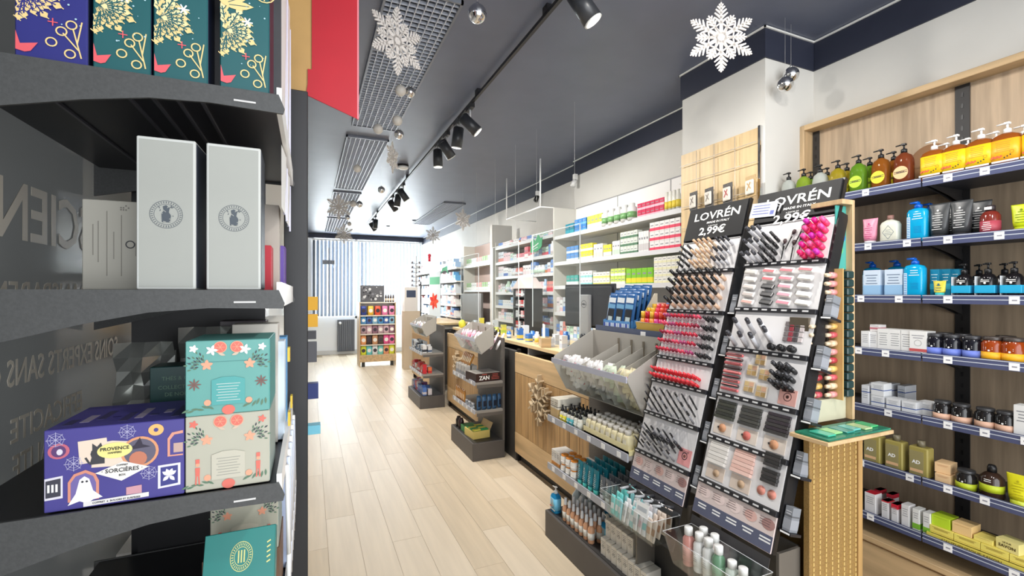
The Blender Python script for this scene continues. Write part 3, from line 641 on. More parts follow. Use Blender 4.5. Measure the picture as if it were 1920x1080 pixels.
def jar(body, lid, label, r=.030, h=.072, ink=PAPER):
    def fn():
        t = thing('jar', None, None)
        MB().lathe([(r*.94, 0), (r, .004), (r, h*.72), (r*.78, h*.84), (r*.76, h*.86)], glossy(body), 18).go('glass_body', t)
        MB().lathe([(r*1.008, .006), (r*1.008, h*.40)], mt(*label, .5), 18).go('label_band', t)
        MB().lathe([(r*.84, h*.86), (r*.86, h*.88), (r*.86, h*.98), (r*.80, h)], mt(*lid, .35), 18).go('lid', t)
        b = MB(); textlines(b, -r*.42, r*.42, h*.56, 2, .006, -r*.95, ink, 2, .0022); disc(b, 0, h*.46, .0035, -r*1.0, ink, 8); b.go('print', t)
        return t
    return fn
def tube(body, cap, w=.028, h=.135, ink=PAPER, capup=False):
    def fn():
        t = thing('tube', None, None); m = mt(*body, .35)
        MB().lathe([(w*.72, 0), (w*.74, .002), (w*.74, .022)], mt(*cap, .35), 14).go('cap', t)
        MB().loft([(w*.80, w*.72, .0225), (w*.9, w*.6, h*.4), (w*.98, w*.36, h*.75), (w*1.05, .0025, h*.95), (w*1.06, .0015, h)], m, 16, 2.2).go('tube_body', t)
        b = MB()
        dy = lambda z: -(w*(.72-.36*min(1, (z-.0225)/(h*.75-.0225))))-.0012
        for i in range(8):
            z = h*.72-i*.0095
            if z > .03:
                q = w*(.5 if i % 3 else .3); b.box(-q, q, dy(z)-.0003, dy(z), z, z+.002, mt(*ink, .5) if isinstance(ink, tuple) else ink)
        disc(b, 0, h*.80, .004, dy(h*.78)-.001, mt(*ink, .5) if isinstance(ink, tuple) else ink, 8)
        b.go('print', t); return t
    return fn
def carton(c, w, d, h, bands=(), lines=3, ink=(120, 122, 130), circ=None, name='carton', seed=1, top=None):
    """bands: (z0,z1,colour) as fractions of the height; printed on front and the side faces"""
    def fn():
        b = MB().box(-w/2, w/2, 0, d, 0, h, mt(*c, .5), .0006)
        if top: b.box(-w/2+.002, w/2-.002, .002, d-.002, h-.0001, h+.0003, mt(*top, .5))
        for z0_, z1_, cc in bands: b.box(-w/2-.0003, w/2+.0003, -.0003, d+.0003, z0_*h, z1_*h, mt(*cc, .5))
        textlines(b, -w*.38, w*.38, h*.80, lines, h*.10, -.0004, mt(*ink, .6), seed, max(.001, h*.025))
        if circ: ringpoly(b, 0, h*.5, min(w, h)*.22, .0014, -.0006, mt(*circ), 14)
        return b.go(name)
    return fn
def box_bottle(body, band, h=.125, w=.040):   # black pump bottle in an open printed sleeve
    def fn():
        t = thing('pump_bottle', None, None)
        MB().loft([(w*.62, w*.62, 0), (w*.66, w*.66, .004), (w*.66, w*.66, h*.62), (w*.45, w*.45, h*.72), (.010, .010, h*.76)], glossy(body), 16).go('bottle', t)
        s = MB().box(-w*.72, -w*.70, -w*.7, w*.7, 0, h*.68, mt(225, 230, 232, .5)).box(-w*.74, w*.72, -w*.73, w*.7, h*.16, h*.40, mt(*band, .45), .001).go('sleeve_band', t)
        b = MB(); textlines(b, -w*.34, w*.34, h*.55, 2, .006, -w*.68, PAPER, 4, .0022); disc(b, 0, h*.47, .004, -w*.69, PAPER, 8); b.go('print', t)
        pump(t, h*.76, BLACK, .0055, .014); return t
    return fn
def on_right(P_, px, i, label, dx=.03, rz=-PI/2, dz=0, z=None):
    X = XS+.01+dx
    return P_((X, YX(px, X), (RZ[i] if z is None else z)+.0006+dz), rz, label)
# top shelf soap bottles
liq = {'clear': (205, 210, 205), 'lime': (150, 180, 60), 'yellow': (176, 158, 44), 'green': (112, 160, 46), 'amber': (160, 96, 36), 'copper': (140, 72, 44)}
SB = {}
for k, (a, b_) in {'clear': ('clear', (205, 208, 212)), 'lime': ('lime', (205, 228, 60)), 'grey': ('clear', (200, 205, 215)), 'yellow': ('yellow', (235, 225, 50)), 'green': ('green', (190, 225, 60)), 'amber': ('amber', (240, 220, 50)), 'copper': ('copper', (232, 190, 140))}.items():
    SB[k] = Proto(soap_bottle(liq[a], b_), 'soap bottle', 'pump soap bottles on the top shelf')
for px, k, lb in [(1479, 'clear', 'clear pump soap bottle with grey oval label, first from the pillar'), (1507, 'lime', 'lime pump soap bottle with oval label, second from pillar, above the black header'), (1538, 'grey', 'clear pump soap bottle with grey label between lime and yellow ones'),
                  (1571, 'yellow', 'yellow pump soap bottle with yellow oval label, fourth from pillar'), (1610, 'green', 'green pump soap bottle with lime oval label on the top shelf'), (1652, 'amber', 'amber pump soap bottle with yellow oval label'), (1695, 'copper', 'copper brown pump soap bottle with peach oval label')]:
    on_right(SB[k], px, 0, lb, .035)
for px, k, lb in [(1520, 'green', 'green pump soap bottle in back row, nearest pillar'), (1551, 'yellow', 'yellow pump soap bottle in back row behind the grey labelled one'), (1588, 'yellow', 'yellow pump soap bottle in back row behind the green one'), (1631, 'green', 'green pump soap bottle standing in back row beside amber'), (1676, 'amber', 'amber pump soap bottle in back row beside the copper one')]:
    on_right(SB[k], px, 0, lb, .125)
YB_ = Proto(soap_bottle((180, 102, 40), (245, 205, 30), False, WHITE, .040, .128), 'soap bottle', 'yellow label soap bottles')
YO = Proto(soap_bottle((180, 100, 40), (250, 180, 40), False, WHITE, .040, .128), 'soap bottle', 'yellow label soap bottles')
for i, px in enumerate([1752, 1793, 1840, 1889, 1950]): on_right(YO if i == 3 else YB_, px, 0, ['yellow labelled soap bottle with white pump, right after the copper one', 'yellow labelled soap bottle with white pump, second of its row', 'yellow labelled soap bottle with white pump, third of its row', 'orange-yellow labelled soap bottle with white pump, fourth of its row', 'yellow labelled soap bottle cut by the right picture edge'][i], .035)
for i, px in enumerate([1775, 1815, 1868, 1921]): on_right(YB_, px, 0, 'white pump soap bottle in back row behind the %s yellow labelled one' % nth(i), .13)
MB().cyl((0, 0, 0), (.004, 0, 0), .085, .085, mt(150, 112, 80, .6), 28).go('round_card', None, 'brown round card leaning on the panel behind yellow soap bottles', 'card', loc=(2.612, YX(1745, 2.612), 2.10))
# shelf 2
on_right(Proto(tube((232, 150, 175), (235, 235, 235), .030, .125, (205, 60, 130)), 'tube', 'second shelf care products'), 1632, 1, 'pink tube standing on its white cap, leftmost on second shelf')
def flat_bottle():
    t = thing('lotion_bottle', None, None)
    MB().loft([(.034, .018, 0), (.036, .02, .003), (.036, .02, .085), (.030, .017, .098), (.011, .011, .108)], mt(222, 222, 206, .4), 18, 5).go('bottle', t)
    MB().lathe([(.012, .108), (.012, .128)], mt(150, 110, 100, .4)).go('cap', t)
    b = MB(); 
    for i in range(4): a, c = i*PI/2, (i+1)*PI/2; line(b, .022*math.cos(a), .052+.030*math.sin(a), .022*math.cos(c), .052+.030*math.sin(c), .0007, -.0205, mt(90, 110, 130))
    textlines(b, -.014, .014, .062, 4, .007, -.0205, mt(100, 120, 140), 2); b.go('print', t); return t
on_right(Proto(flat_bottle, 'bottle', 'second shelf care products'), 1670, 1, 'white lotion bottle with diamond print and brown cap on second shelf')
def blue_bottle(h=.155, c=(20, 165, 215)):
    def fn():
        t = thing('pump_bottle', None, None)
        MB().loft([(.034, .022, 0), (.036, .024, .004), (.036, .024, h*.80), (.030, .02, h*.88), (.012, .012, h*.92)], mt(*c, .12), 18, 4).go('bottle', t)
        MB().lathe([(.014, h*.92), (.014, h), (.010, h+.004), (.006, h+.006), (.006, h+.014)], mt(10, 90, 190, .3)).go('pump_neck', t)
        MB().cyl((0, 0, h+.012), (-.028, -.004, h+.012), .006, .004, mt(10, 90, 190, .3)).go('pump_head', t)
        b = MB(); b.box(-.030, -.018, -.0246, -.0242, h*.08, h*.68, mt(210, 235, 245)); 
        for i in range(12): b.box(-.029, -.019, -.0250, -.0246, h*.10+i*h*.048, h*.10+i*h*.048+.003, mt(20, 110, 190))
        textlines(b, -.012, .026, h*.74, 3, .010, -.0244, mt(225, 240, 245), 2, .003); textlines(b, -.010, .026, h*.40, 5, .006, -.0244, mt(15, 110, 180), 5); b.go('print', t); return t
    return fn
BB = Proto(blue_bottle(), 'pump bottle', 'blue pump bottles')
on_right(BB, 1722, 1, 'bright blue pump bottle with vertical white lettering on second shelf')
on_right(BB, 1745, 1, 'dark seen blue pump bottle in the second shelf back row', .12)
KT = Proto(tube((62, 64, 66), (40, 40, 42), .034, .150), 'tube', 'charcoal tubes')
for i, (px, dx) in enumerate([(1762, .03), (1803, .03), (1838, .11), (1782, .12)]): on_right(KT, px, 1, ['charcoal tube next to the blue pump bottle, front row left', 'charcoal tube in the front row, right of two', 'charcoal tube behind, beside the brown bottle', 'charcoal tube peeking out between the two front ones'][i], dx)
def brown_bottle():
    t = thing('syrup_bottle', None, None)
    MB().lathe([(.028, 0), (.029, .003), (.029, .075), (.022, .088), (.013, .094)], glossy((120, 45, 35)), 18).go('bottle', t)
    MB().lathe([(.0293, .008), (.0293, .055)], mt(175, 70, 85, .5), 18).go('label', t); MB().lathe([(.015, .094), (.015, .112), (.012, .115)], mt(50, 40, 42, .4), 12).go('cap', t)
    b = MB(); textlines(b, -.014, .014, .048, 5, .007, -.0298, PAPER, 2, .002); b.box(-.010, .010, -.0200, -.0170, .098, .108, PAPER); b.go('print', t); return t
on_right(Proto(brown_bottle, 'bottle', 'second shelf care products'), 1857, 1, 'reddish brown bottle with pink label right of the charcoal tubes')
on_right(Proto(tube((205, 220, 30), (190, 205, 30), .030, .105, (120, 140, 20)), 'tube', 'lime tubes'), 1918, 1, 'lime yellow tube on second shelf at the right picture edge')
# shelf 3
MW = Proto(carton((205, 220, 236), .068, .07, .125, ((.0, .45, (150, 190, 225)),), 4, (90, 110, 140)), 'carton', 'pale blue mountain print cartons')
for i, px in enumerate([1634, 1675]): on_right(MW, px, 2, ['white and pale blue carton, leftmost on the third shelf', 'white and pale blue carton beside the blue pump bottle'][i], .012)
on_right(BB, 1636, 2, 'blue pump bottle behind the left pale blue carton', .13, z=RZ[2]); on_right(BB, 1682, 2, 'blue pump bottle behind the right pale blue carton', .13)
on_right(BB, 1716, 2, 'bright blue pump bottle in front on the third shelf', .03)
CT = Proto(carton((20, 130, 165), .030, .05, .12, ((.3, .5, (60, 180, 205)),), 3, (210, 230, 235)), 'carton', 'teal cartons')
for i, px in enumerate([1752, 1773, 1790]): on_right(CT, px, 2, 'teal carton behind the small yellow tube, %s from left' % nth(i), .06+.02*i)
on_right(Proto(tube((222, 205, 70), (60, 190, 190), .020, .070, (60, 110, 130)), 'tube', 'small yellow tubes'), 1762, 2, 'small yellow tube in front of the teal cartons', .012)
BP = Proto(box_bottle((26, 24, 26), (40, 170, 215)), 'pump bottle', 'black pump bottles with cyan bands')
for i, px in enumerate([1808, 1853, 1902]): on_right(BP, px, 2, ['black pump bottle with cyan band, left of three', 'black pump bottle with cyan band, middle of three', 'black pump bottle with cyan band, by the right picture edge'][i], .04)
for i, px in enumerate([1836, 1884]): on_right(BP, px, 2, 'black pump bottle with cyan band, back row %s' % ['left', 'right'][i], .14)
# shelf 4
WB = Proto(carton((226, 226, 226), .034, .08, .085, ((.0, .06, (200, 90, 110)),), 5, (150, 152, 160)), 'carton', 'white cartons on shelf four')
WG = Proto(carton((228, 228, 226), .046, .08, .100, (), 6, (150, 152, 155)), 'carton', 'white cartons on shelf four')
for i, px in enumerate([1622, 1637]): on_right(WB, px, 3, 'slim white carton with pink edge, %s on the fourth shelf' % nth(i), .012+.006*i)
for i, px in enumerate([1656, 1678, 1700]): on_right(WG, px, 3, 'white carton with small round print, %s of three on fourth shelf' % nth(i), .015)
on_right(Proto(carton((232, 232, 230), .060, .07, .100, ((.02, .09, (30, 110, 110)), (.14, .26, (200, 90, 90))), 2, (130, 130, 140), (150, 150, 150)), 'carton', 'white cartons on shelf four'), 1721, 3, 'white carton with circle print and green foot beside blue jars', .010)
on_right(Proto(carton((225, 222, 222), .040, .05, .03, ((.3, .6, (190, 120, 130)),), 1), 'carton', 'white cartons on shelf four'), 1640, 3, 'small flat white carton lying on top of the slim cartons', .03, dz=.0858)
JB = Proto(jar((26, 26, 34), (60, 60, 64), (110, 130, 215), .030, .094), 'jar', 'black jars with blue label')
for i, px in enumerate([1754, 1786, 1824]): on_right(JB, px, 3, 'black glass jar with periwinkle label, %s from the white cartons' % nth(i), .035)
for i, px in enumerate([1772, 1806]): on_right(JB, px, 3, 'black glass jar with periwinkle label, back row %s' % ['left', 'right'][i], .12)
JO = Proto(jar((150, 62, 18), (70, 62, 58), (245, 180, 30), .033, .096), 'jar', 'amber jars with yellow label')
for i, px in enumerate([1862, 1901]): on_right(JO, px, 3, ['amber jar with yellow label beside the blue labelled jars', 'amber jar with yellow label nearest the right picture edge'][i], .037)
on_right(JO, 1886, 3, 'amber jar with yellow label in the back row', .13)
# shelf 5
WS5 = Proto(carton((226, 228, 230), .052, .06, .056, ((.44, .50, (60, 90, 160)),), 4, (150, 155, 165)), 'carton', 'white cartons with blue line')
WT5 = Proto(carton((222, 224, 228), .030, .09, .095, ((.66, .70, (60, 90, 160)),), 5, (150, 155, 165)), 'carton', 'white cartons with blue line')
for i, (px, dx) in enumerate([(1622, .012), (1636, .11), (1660, .13), (1690, .15)]): on_right(WT5, px, 4, 'tall white carton with thin blue line, %s from left on fifth shelf' % nth(i), dx)
for j in range(2):
    on_right(WS5, 1645, 4, ['white carton with blue line, bottom of the left stack', 'white carton with blue line, top of the left stack'][j], .012, dz=.057*j)
for i, px in enumerate([1674, 1704]): on_right(WS5, px, 4, 'white carton with blue line, %s of the low pair by the jars' % ['left', 'right'][i], .010)
on_right(WS5, 1733, 4, 'white carton with blue line standing behind beside the beige jars', .06)
JP = Proto(jar((34, 32, 32), (58, 58, 60), (222, 178, 152), .031, .082), 'jar', 'black jars with beige label')
for i, px in enumerate([1768, 1803, 1848, 1887]): on_right(JP, px, 4, 'black glass jar with beige label, %s of four on fifth shelf' % nth(i), .035)
on_right(Proto(carton((230, 230, 228), .06, .05, .115, (), 4), 'carton', 'white cartons on shelf five'), 1922, 4, 'white carton at the right picture edge beside beige jars', .01)
# shelf 6
def ad_bottle():
    t = thing('refill_bottle', None, None)
    MB().box(-.034, .034, 0, .05, 0, .125, mt(165, 152, 85, .2), .004).go('bottle', t); MB().lathe([(.014, .125), (.014, .15)], mt(120, 112, 90, .4), 12, 0, .025).go('cap', t)
    b = MB(); b.box(-.030, .020, -.0006, 0, .012, .108, mt(150, 140, 96, .5)); b.box(-.028, .018, -.001, -.0006, .020, .032, mt(228, 185, 140)); b.go('label', t)
    text('AD', .020, PAPER, t, (-.006, -.0012, .055), RX, bold=.03); return t
AD = Proto(ad_bottle, 'bottle', 'olive refill bottles')
for i, px in enumerate([1634, 1675, 1721]): on_right(AD, px, 5, ['olive bottle with white letters behind green glass tray, leftmost', 'olive bottle with white letters, second from left', 'olive bottle with white letters beside the peach cartons'][i], .012)
PC = Proto(carton((232, 196, 150), .050, .07, .040, (), 2, (190, 140, 100)), 'carton', 'peach cartons')
for j in range(2): on_right(PC, 1767, 5, ['peach soap carton, bottom of the stack', 'peach soap carton, top of the stack'][j], .012+.012*j, rz=-PI/2+.1*j, dz=.041*j)
on_right(Proto(jar((34, 32, 32), (58, 58, 60), (190, 205, 40), .032, .080), 'jar', 'jars with lime label'), 1812, 5, 'black jar with lime label beside the peach cartons', .035)
def lime_bottle():
    t = thing('pump_bottle', None, None)
    MB().lathe([(.033, 0), (.035, .004), (.035, .075), (.022, .090), (.012, .096)], glossy((56, 40, 32)), 20).go('bottle', t); MB().lathe([(.0355, .024), (.0355, .052)], mt(190, 205, 40, .5), 20).go('label', t)
    MB().lathe([(.014, .096), (.014, .112), (.010, .122)], BLACK, 12).go('cap', t); b = MB(); textlines(b, -.014, .014, .070, 2, .007, -.0355, PAPER, 2, .0025); b.go('print', t); return t
on_right(Proto(lime_bottle, 'bottle', 'jars with lime label'), 1860, 5, 'dark brown bottle with lime label right of the lime jar', .04)
LT2 = Proto(tube((226, 220, 40), (205, 215, 60), .034, .112, (190, 180, 30)), 'tube', 'lime tubes')
on_right(LT2, 1912, 5, 'bright yellow tube on sixth shelf at the right picture edge', .035)
# shelf 7
def c7(c, w, h, bands, top=None, lines=4): return Proto(carton(c, w, .05, h, bands, lines, (150, 150, 155), top=top), 'carton', 'cartons on the lowest shelf')
on_right(c7((228, 226, 226), .044, .092, (), (200, 30, 50)), 1631, 6, 'white carton with red lid, widest and leftmost on the lowest shelf', .012)
on_right(c7((228, 226, 226), .026, .082, ((.93, 1.0, (205, 60, 70)),)), 1659, 6, 'slim white carton with red top edge, second on the lowest shelf', .012)
on_right(c7((228, 226, 226), .024, .082, ((.76, 1.0, (210, 40, 60)),)), 1677, 6, 'slim white carton with broad red top, third on the lowest shelf', .012)
on_right(c7((230, 228, 228), .028, .096, ()), 1697, 6, 'plain slim white carton, fourth on the lowest shelf', .012)
G7 = c7((230, 230, 226), .024, .094, ((.12, .36, (130, 190, 60)),), None, 3)
for i, px in enumerate([1717, 1737]): on_right(G7, px, 6, 'slim white carton with green block, %s of two' % ['left', 'right'][i], .012)
for i, px in enumerate([1645, 1668]): on_right(c7((228, 226, 226), .024, .090, ((.8, 1.0, (205, 40, 60)),)), px, 6, 'red topped carton in the lowest back row, %s' % ['left', 'right'][i], .09)
# yellow soap display tray
for j, px in enumerate([1770, 1818, 1868]):
    pass
t = thing('soap_tray', 'long yellow printed soap display tray on lowest right shelf', 'tray', (XS+.014, 1.075, RZ[6]+.0006), -PI/2)
YT = mt(232, 215, 95, .5)
MB().box(0, .33, 0, .004, 0, .022, YT).box(0, .33, .09, .094, 0, .022, YT).box(0, .003, .004, .09, 0, .022, YT).box(.327, .33, .004, .09, 0, .022, YT).box(0, .33, .004, .09, 0, .002, YT).go('tray', t)
text("L'AUTHENTIQUE SAVON", .016, mt(120, 95, 30), t, (.14, -.0006, .005), RX, bold=.01)
YS = Proto(carton((238, 222, 110), .078, .07, .030, ((.15, .2, (200, 165, 60)),), 3, (150, 120, 40)), 'soap carton', 'yellow soap cartons')
for i in range(4): on_right(YS, 0, 6, 'yellow soap carton in the display tray, %s from left' % nth(i), dz=.003) if False else YS((XS+.022, 1.030-.080*i, RZ[6]+.0235), -PI/2, 'yellow soap carton in the display tray, %s from left' % nth(i))
T = Proto(carton((190, 220, 50), .060, .07, .042, (), 1, (160, 190, 40)), 'soap carton', 'soap cartons on the tray')
T((XS+.03, 1.035, RZ[6]+.0545), -PI/2, 'lime green soap carton on top of the yellow ones')
T = Proto(carton((236, 200, 140), .060, .07, .042, (), 1, (200, 160, 100)), 'soap carton', 'soap cartons on the tray')
T((XS+.03, .968, RZ[6]+.0545), -PI/2, 'peach soap carton beside the lime one')
T = Proto(carton((238, 222, 120), .055, .07, .018, (), 1, (200, 160, 100)), 'soap carton', 'soap cartons on the tray')
T((XS+.03, .905, RZ[6]+.0545), -PI/2, 'flat yellow soap carton right of the peach one')
def savon():
    b = carton((240, 228, 150), .066, .06, .040, (), 0)(); t2 = b
    text('SAVON', .015, mt(90, 75, 40), t2, (0, -.0008, .012), RX, bold=.02); text('LE PUR', .008, mt(90, 75, 40), t2, (0, -.0008, .028), RX); return t2
savon_o = savon(); tag(savon_o, 'cream soap carton lettered SAVON on top at the right edge', 'soap carton', 'soap cartons on the tray', None, (XS+.03, .838, RZ[6]+.0545), -PI/2-.15)

# ------------------------------------------------------------------ pillar panel with wire grid and hanging packs
pp = thing('pillar_display_panel', 'oak panel with horizontal wires fixed on the pillar', 'display panel', (0, 0, 0))
MB().box(2.255, 2.27, 1.785, 2.365, .3, 2.41, mt(214, 186, 140, .5, kind='woodz', noise=.12)).go('oak_panel', pp)
MB().box(2.245, 2.27, 1.772, 1.785, .3, 2.415, CHROME).go('edge_strip', pp)
WIRE = mt(200, 190, 178, .3, .3)
for z in (2.33, 2.22, 2.06, 1.92): MB().cyl((2.235, 1.79, z), (2.235, 2.36, z), .002, .002, WIRE).go('wire', pp)
for y in (1.93, 2.08, 2.22): MB().cyl((2.24, y, 1.9), (2.24, y, 2.40), .0018, .0018, WIRE).go('wire', pp)
HK = Proto(lambda: MB().cyl((0, 0, 0), (0, -.06, .004), .0016, .0016, CHROME, 5).cyl((0, -.06, .004), (0, -.065, .014), .0016, .0016, CHROME, 5).go('hook'), None, None)
for i, (px, py, c, lb) in enumerate([(1300, 376, (110, 96, 88), 'hanging blister pack, leftmost of the row on the pillar panel'), (1329, 369, (120, 112, 104), 'dark and white blister pack, second on the pillar panel'), (1364, 361, (170, 60, 60), 'blister pack with red print, third on the pillar panel'), (1407, 348, (188, 150, 96), 'lighter kraft blister pack, rightmost on the pillar panel')]):
    X = 2.20; a, b_ = ray(px); d = X/a; z = H+(550-py)*d/F
    t = thing('blister_pack', lb, 'blister pack', (X, b_*d, z), -PI/2-.2, 'packs hanging on the pillar panel')
    t.scale = (1.35, 1, 1.35)
    MB().box(-.030, .030, 0, .003, -.045, .040, mt(70, 66, 64) if i < 3 else mt(190, 160, 110), .001).go('card', t)
    MB().box(-.022, .022, -.012, 0, -.035, .022, mt(225, 220, 210, .2), .003).go('blister', t)
    b = MB(); line(b, -.010, -.02, .010, .012, .003, -.0124, mt(*c)); line(b, .012, -.015, -.008, .010, .0025, -.0126, mt(*c)); b.go('print', t)
    MB().cyl((0, .0, .034), (0, .040, .032), .0016, .0016, CHROME, 5).go('hook', t)

# ------------------------------------------------------------------ two leaning cosmetics stands
TA = .297; AL = math.atan(TA); CA, SA = math.cos(AL), math.sin(AL)
def XP(z): return 2.04-TA*(1.98-z)
PMAT = mt(228, 226, 226, .4); RAIL = mt(38, 38, 42, .35)
def frame_rot(spin=0, pitch=0, yaw=0):
    U = Vector((0, -1, 0)); V = Vector((SA, 0, CA)); N = Vector((-CA, 0, SA))
    m = Matrix((U, -N, V)).transposed()
    return (m @ Matrix.Rotation(spin, 3, 'Y') @ Matrix.Rotation(pitch, 3, 'X') @ Matrix.Rotation(yaw, 3, 'Z')).to_euler()
WD = .39
KS = .85   # the stands are drawn at 40 cm width and built at 33 cm, standing close to the aisle
def kl(p): return Vector((p[0]*KS, p[1]*KS, H+(p[2]-H)*KS))
def kset(o):
    o.location = kl(o.location); o.scale = (KS, KS, KS); return o
class Stand:
    def __init__(s, YL, nm, label, zr, zb, zleg):
        s.YL = YL; s.nm = nm; s.rot = frame_rot()
        s.t = thing('cosmetics_stand', label, 'display stand', (XP(.5), YL, .5), 0, 'leaning cosmetics stands'); kset(s.t)
        s.o = Vector((XP(.5), YL, .5)); s.zr = zr
        t = s.t; hz = lambda z: (z-.5)/CA
        sub = bpy.data.objects
        def part(b, name, parent=t):
            o = b.go(name, parent); o.rotation_euler = s.rot if parent is t else (0, 0, 0); return o
        s.part = part
        part(MB().box(-.006, WD+.006, .003, .022, hz(zb)-.0, hz(1.985), mt(26, 25, 26, .35)), 'back_board')
        hd = part(MB().box(0, WD, -.006, .003, hz(zr[0])+.012, hz(1.98), mt(20, 20, 22, .6), .001), 'header_board')
        s.hd = hd
        for q in range(len(zr)-1):
            a, b_ = hz(zr[q+1]), hz(zr[q])
            p = part(MB().box(.006, WD-.002, -.0015, .0029, a+.012, b_-.003, PMAT), 'display_panel')
            r = part(MB().box(0, WD, -.012, .003, a-.010, a+.010, RAIL, .001), 'price_rail')
            tg = MB(); n = 8
            for j in range(n):
                x0 = .008+j*(WD-.016)/n; tg.box(x0, x0+.026, -.0130, -.0121, a-.003, a+.004, mt(215, 215, 215, .5))
            o = tg.go('price_tags', r)
            part(MB().box(.004, WD-.004, -.006, .003, b_-.004, b_-.001, mt(205, 205, 205)), 'white_edge')
        # bottom graphic board
        a, b_ = hz(zb), hz(zr[-1])
        g = part(MB().box(0, WD, -.004, .003, a, b_-.011, mt(222, 205, 200, .4), .001), 'graphic_board')
        b = MB(); b.box(0, WD, -.0046, -.0041, a+.002, a+(b_-a)*.42, mt(92, 96, 118, .5)); rnd = random.Random(9+int(YL*100))
        for j in range(5):
            x = .03+j*.078; disc(b, x+.02, a+(b_-a)*.68, .022, -.0048, mt(*rnd.choice([(222, 180, 170), (170, 130, 125), (235, 215, 210), (214, 150, 150)])), 12, 1.3)
            textlines(b, x-.02, x+.03, a+(b_-a)*.80, 4, .009, -.0052, mt(120, 100, 100), j, .002)
            textlines(b, x-.01, x+.045, a+(b_-a)*.30, 2, .012, -.0052, PAPER, j+5, .006)
        b.go('printed_picture', g)
        # frame down to the floor and side rack on the near side
        x0 = XP(zb)-s.o.x
        for y in (-.012, -WD+.0): MB().prism([(x0+.03, zb-.5), (x0+.15, zb-.5), (x0+.15, zleg-.5), (x0+.03, zleg-.5)], y, y-.012, mt(104, 98, 90, .5), 'y').go('side_leg', t)
        MB().box(x0+.15, x0+.16, -.012, -WD-.0, zleg-.499, zb-.5, CHAR).go('back_plate', t)
        sr = MB(); 
        sd = part(MB().box(WD+.008, WD+.012, .0, .060, hz(zb+.1), hz(1.84), mt(30, 30, 32, .4)), 'side_rack')
        for q in range(5):
            zz = hz(1.50-.20*q)
            MB().box(WD+.012, WD+.060, .0, .060, zz-.105, zz-.095, RAIL).box(WD+.018, WD+.055, -.001, 0, zz-.103, zz-.097, PAPER).go('side_ledge', sd)
    def pt(s, u, z, n=.0): return Vector((XP(z)-CA*n, s.YL-u, z+SA*n))
    def put(s, P_, u, z, n, label, spin=0, pitch=0, yaw=0, group=None):
        return kset(P_(s.pt(u, z, n), frame_rot(spin, pitch, yaw), label, group))
S2Z = [1.826, 1.632, 1.423, 1.238, 1.03, .84, .65]
S1Z = [1.785, 1.615, 1.400, 1.147, 1.02, .848, .645]
s1 = Stand(2.06, 'left', 'left leaning black cosmetics stand with lipstick rows and LOVRÉN header', S1Z, .50, -.070)
s2 = Stand(1.61, 'right', 'right leaning black cosmetics stand, nearer, with palettes and LOVRÉN header', S2Z, .51, -.262)
HZ = lambda z: (z-.5)/CA
for s_, L0 in ((s1, 'LOVRÉN'), (s2, 'LOVRÉN')):
    zt = HZ(1.98)
    text('LOVRÉN', .064, PAPER, s_.hd, (WD*.52, -.0066, zt-.078), RX, bold=.012, sx=1.28)
    text('MADE IN ITALY', .016, PAPER, s_.hd, (WD*.57, -.0066, zt-.103), RX, bold=.02, sx=1.35)
    text('A PARTIR DE', .009, PAPER, s_.hd, (WD*.50, -.0066, zt-.121), RX, sx=1.2)
    text('2,99€', .060, PAPER, s_.hd, (WD*.50, -.0066, zt-.166), RX, bold=.022, sx=1.25)
tg = kset(thing('price_note', 'white price note in a clip over the right black header', 'note', s2.pt(.0, 1.865, .012), frame_rot(.06)))
MB().box(-.025, .115, -.001, 0, 0, .075, mt(225, 230, 245, .5)).go('note_card', tg)
b = MB(); textlines(b, -.015, .08, .058, 4, .014, -.0012, mt(90, 100, 170), 4, .004); b.box(.085, .105, -.0016, -.001, .01, .03, mt(110, 120, 190)); b.go('print', tg)
MB().cyl((.112, -.002, .065), (.135, -.002, .055), .0035, .0035, WHITE, 6).cyl((.135, -.002, .055), (.128, -.002, .02), .0035, .0035, WHITE, 6).go('clip', tg)
# items
def stick(c0, c1, r=.0065, L=.075, frac=.5):
    def fn():
        t = thing('makeup_stick', None, None)
        MB().cyl((0, 0, 0), (0, -L*frac, 0), r, r, mt(*c0, .3), 8).go('base', t)
        MB().cyl((0, -L*frac, 0), (0, -L, 0), r*.92, r*.85, mt(*c1, .25), 8).go('cap', t); return t
    return fn
def grid(s_, P_list, us, zs, n, fmt, pitch=-.9, yaw=0, group=None, spin=0):
    for j, z in enumerate(zs):
        for i, u in enumerate(us):
            P_ = P_list[(i+j*3) % len(P_list)] if not callable(P_list) else P_list(i, j)
            s_.put(P_, u, z-.012, n, fmt % (nth(i), nth(j)), spin, -abs(pitch)*.45, yaw, group)
K = (30, 30, 32); NUDE = (222, 184, 150); REDS = [(190, 30, 60), (205, 45, 70), (150, 30, 60), (225, 70, 100), (170, 60, 110)]
fr = lambda a, b_, n: [a+(b_-a)*i/(n-1) for i in range(n)]
def SP(c0, c1, r, L, f=.5): return Proto(stick(c0, c1, r, L, f), 'makeup stick', 'makeup sticks')
# stand 1 row A : concealer tubes
grid(s1, [SP(K, (60, 60, 62), .007, .05)], [.035, .085], [1.66, 1.69, 1.72, 1.75], .0, 'black liner stick in top row of left stand, %s column, %s up', .75)
grid(s1, [SP((225, 200, 170), NUDE, .008, .08)], fr(.15, .25, 4), [1.645, 1.70, 1.755], .0, 'beige concealer stick at top of left stand, %s column, %s up', .75)
grid(s1, [SP((205, 205, 210), (60, 60, 66), .0075, .07)], fr(.29, .35, 3), [1.66, 1.71, 1.76], .0, 'grey concealer tube at top right of left stand, %s column, %s up', .75)
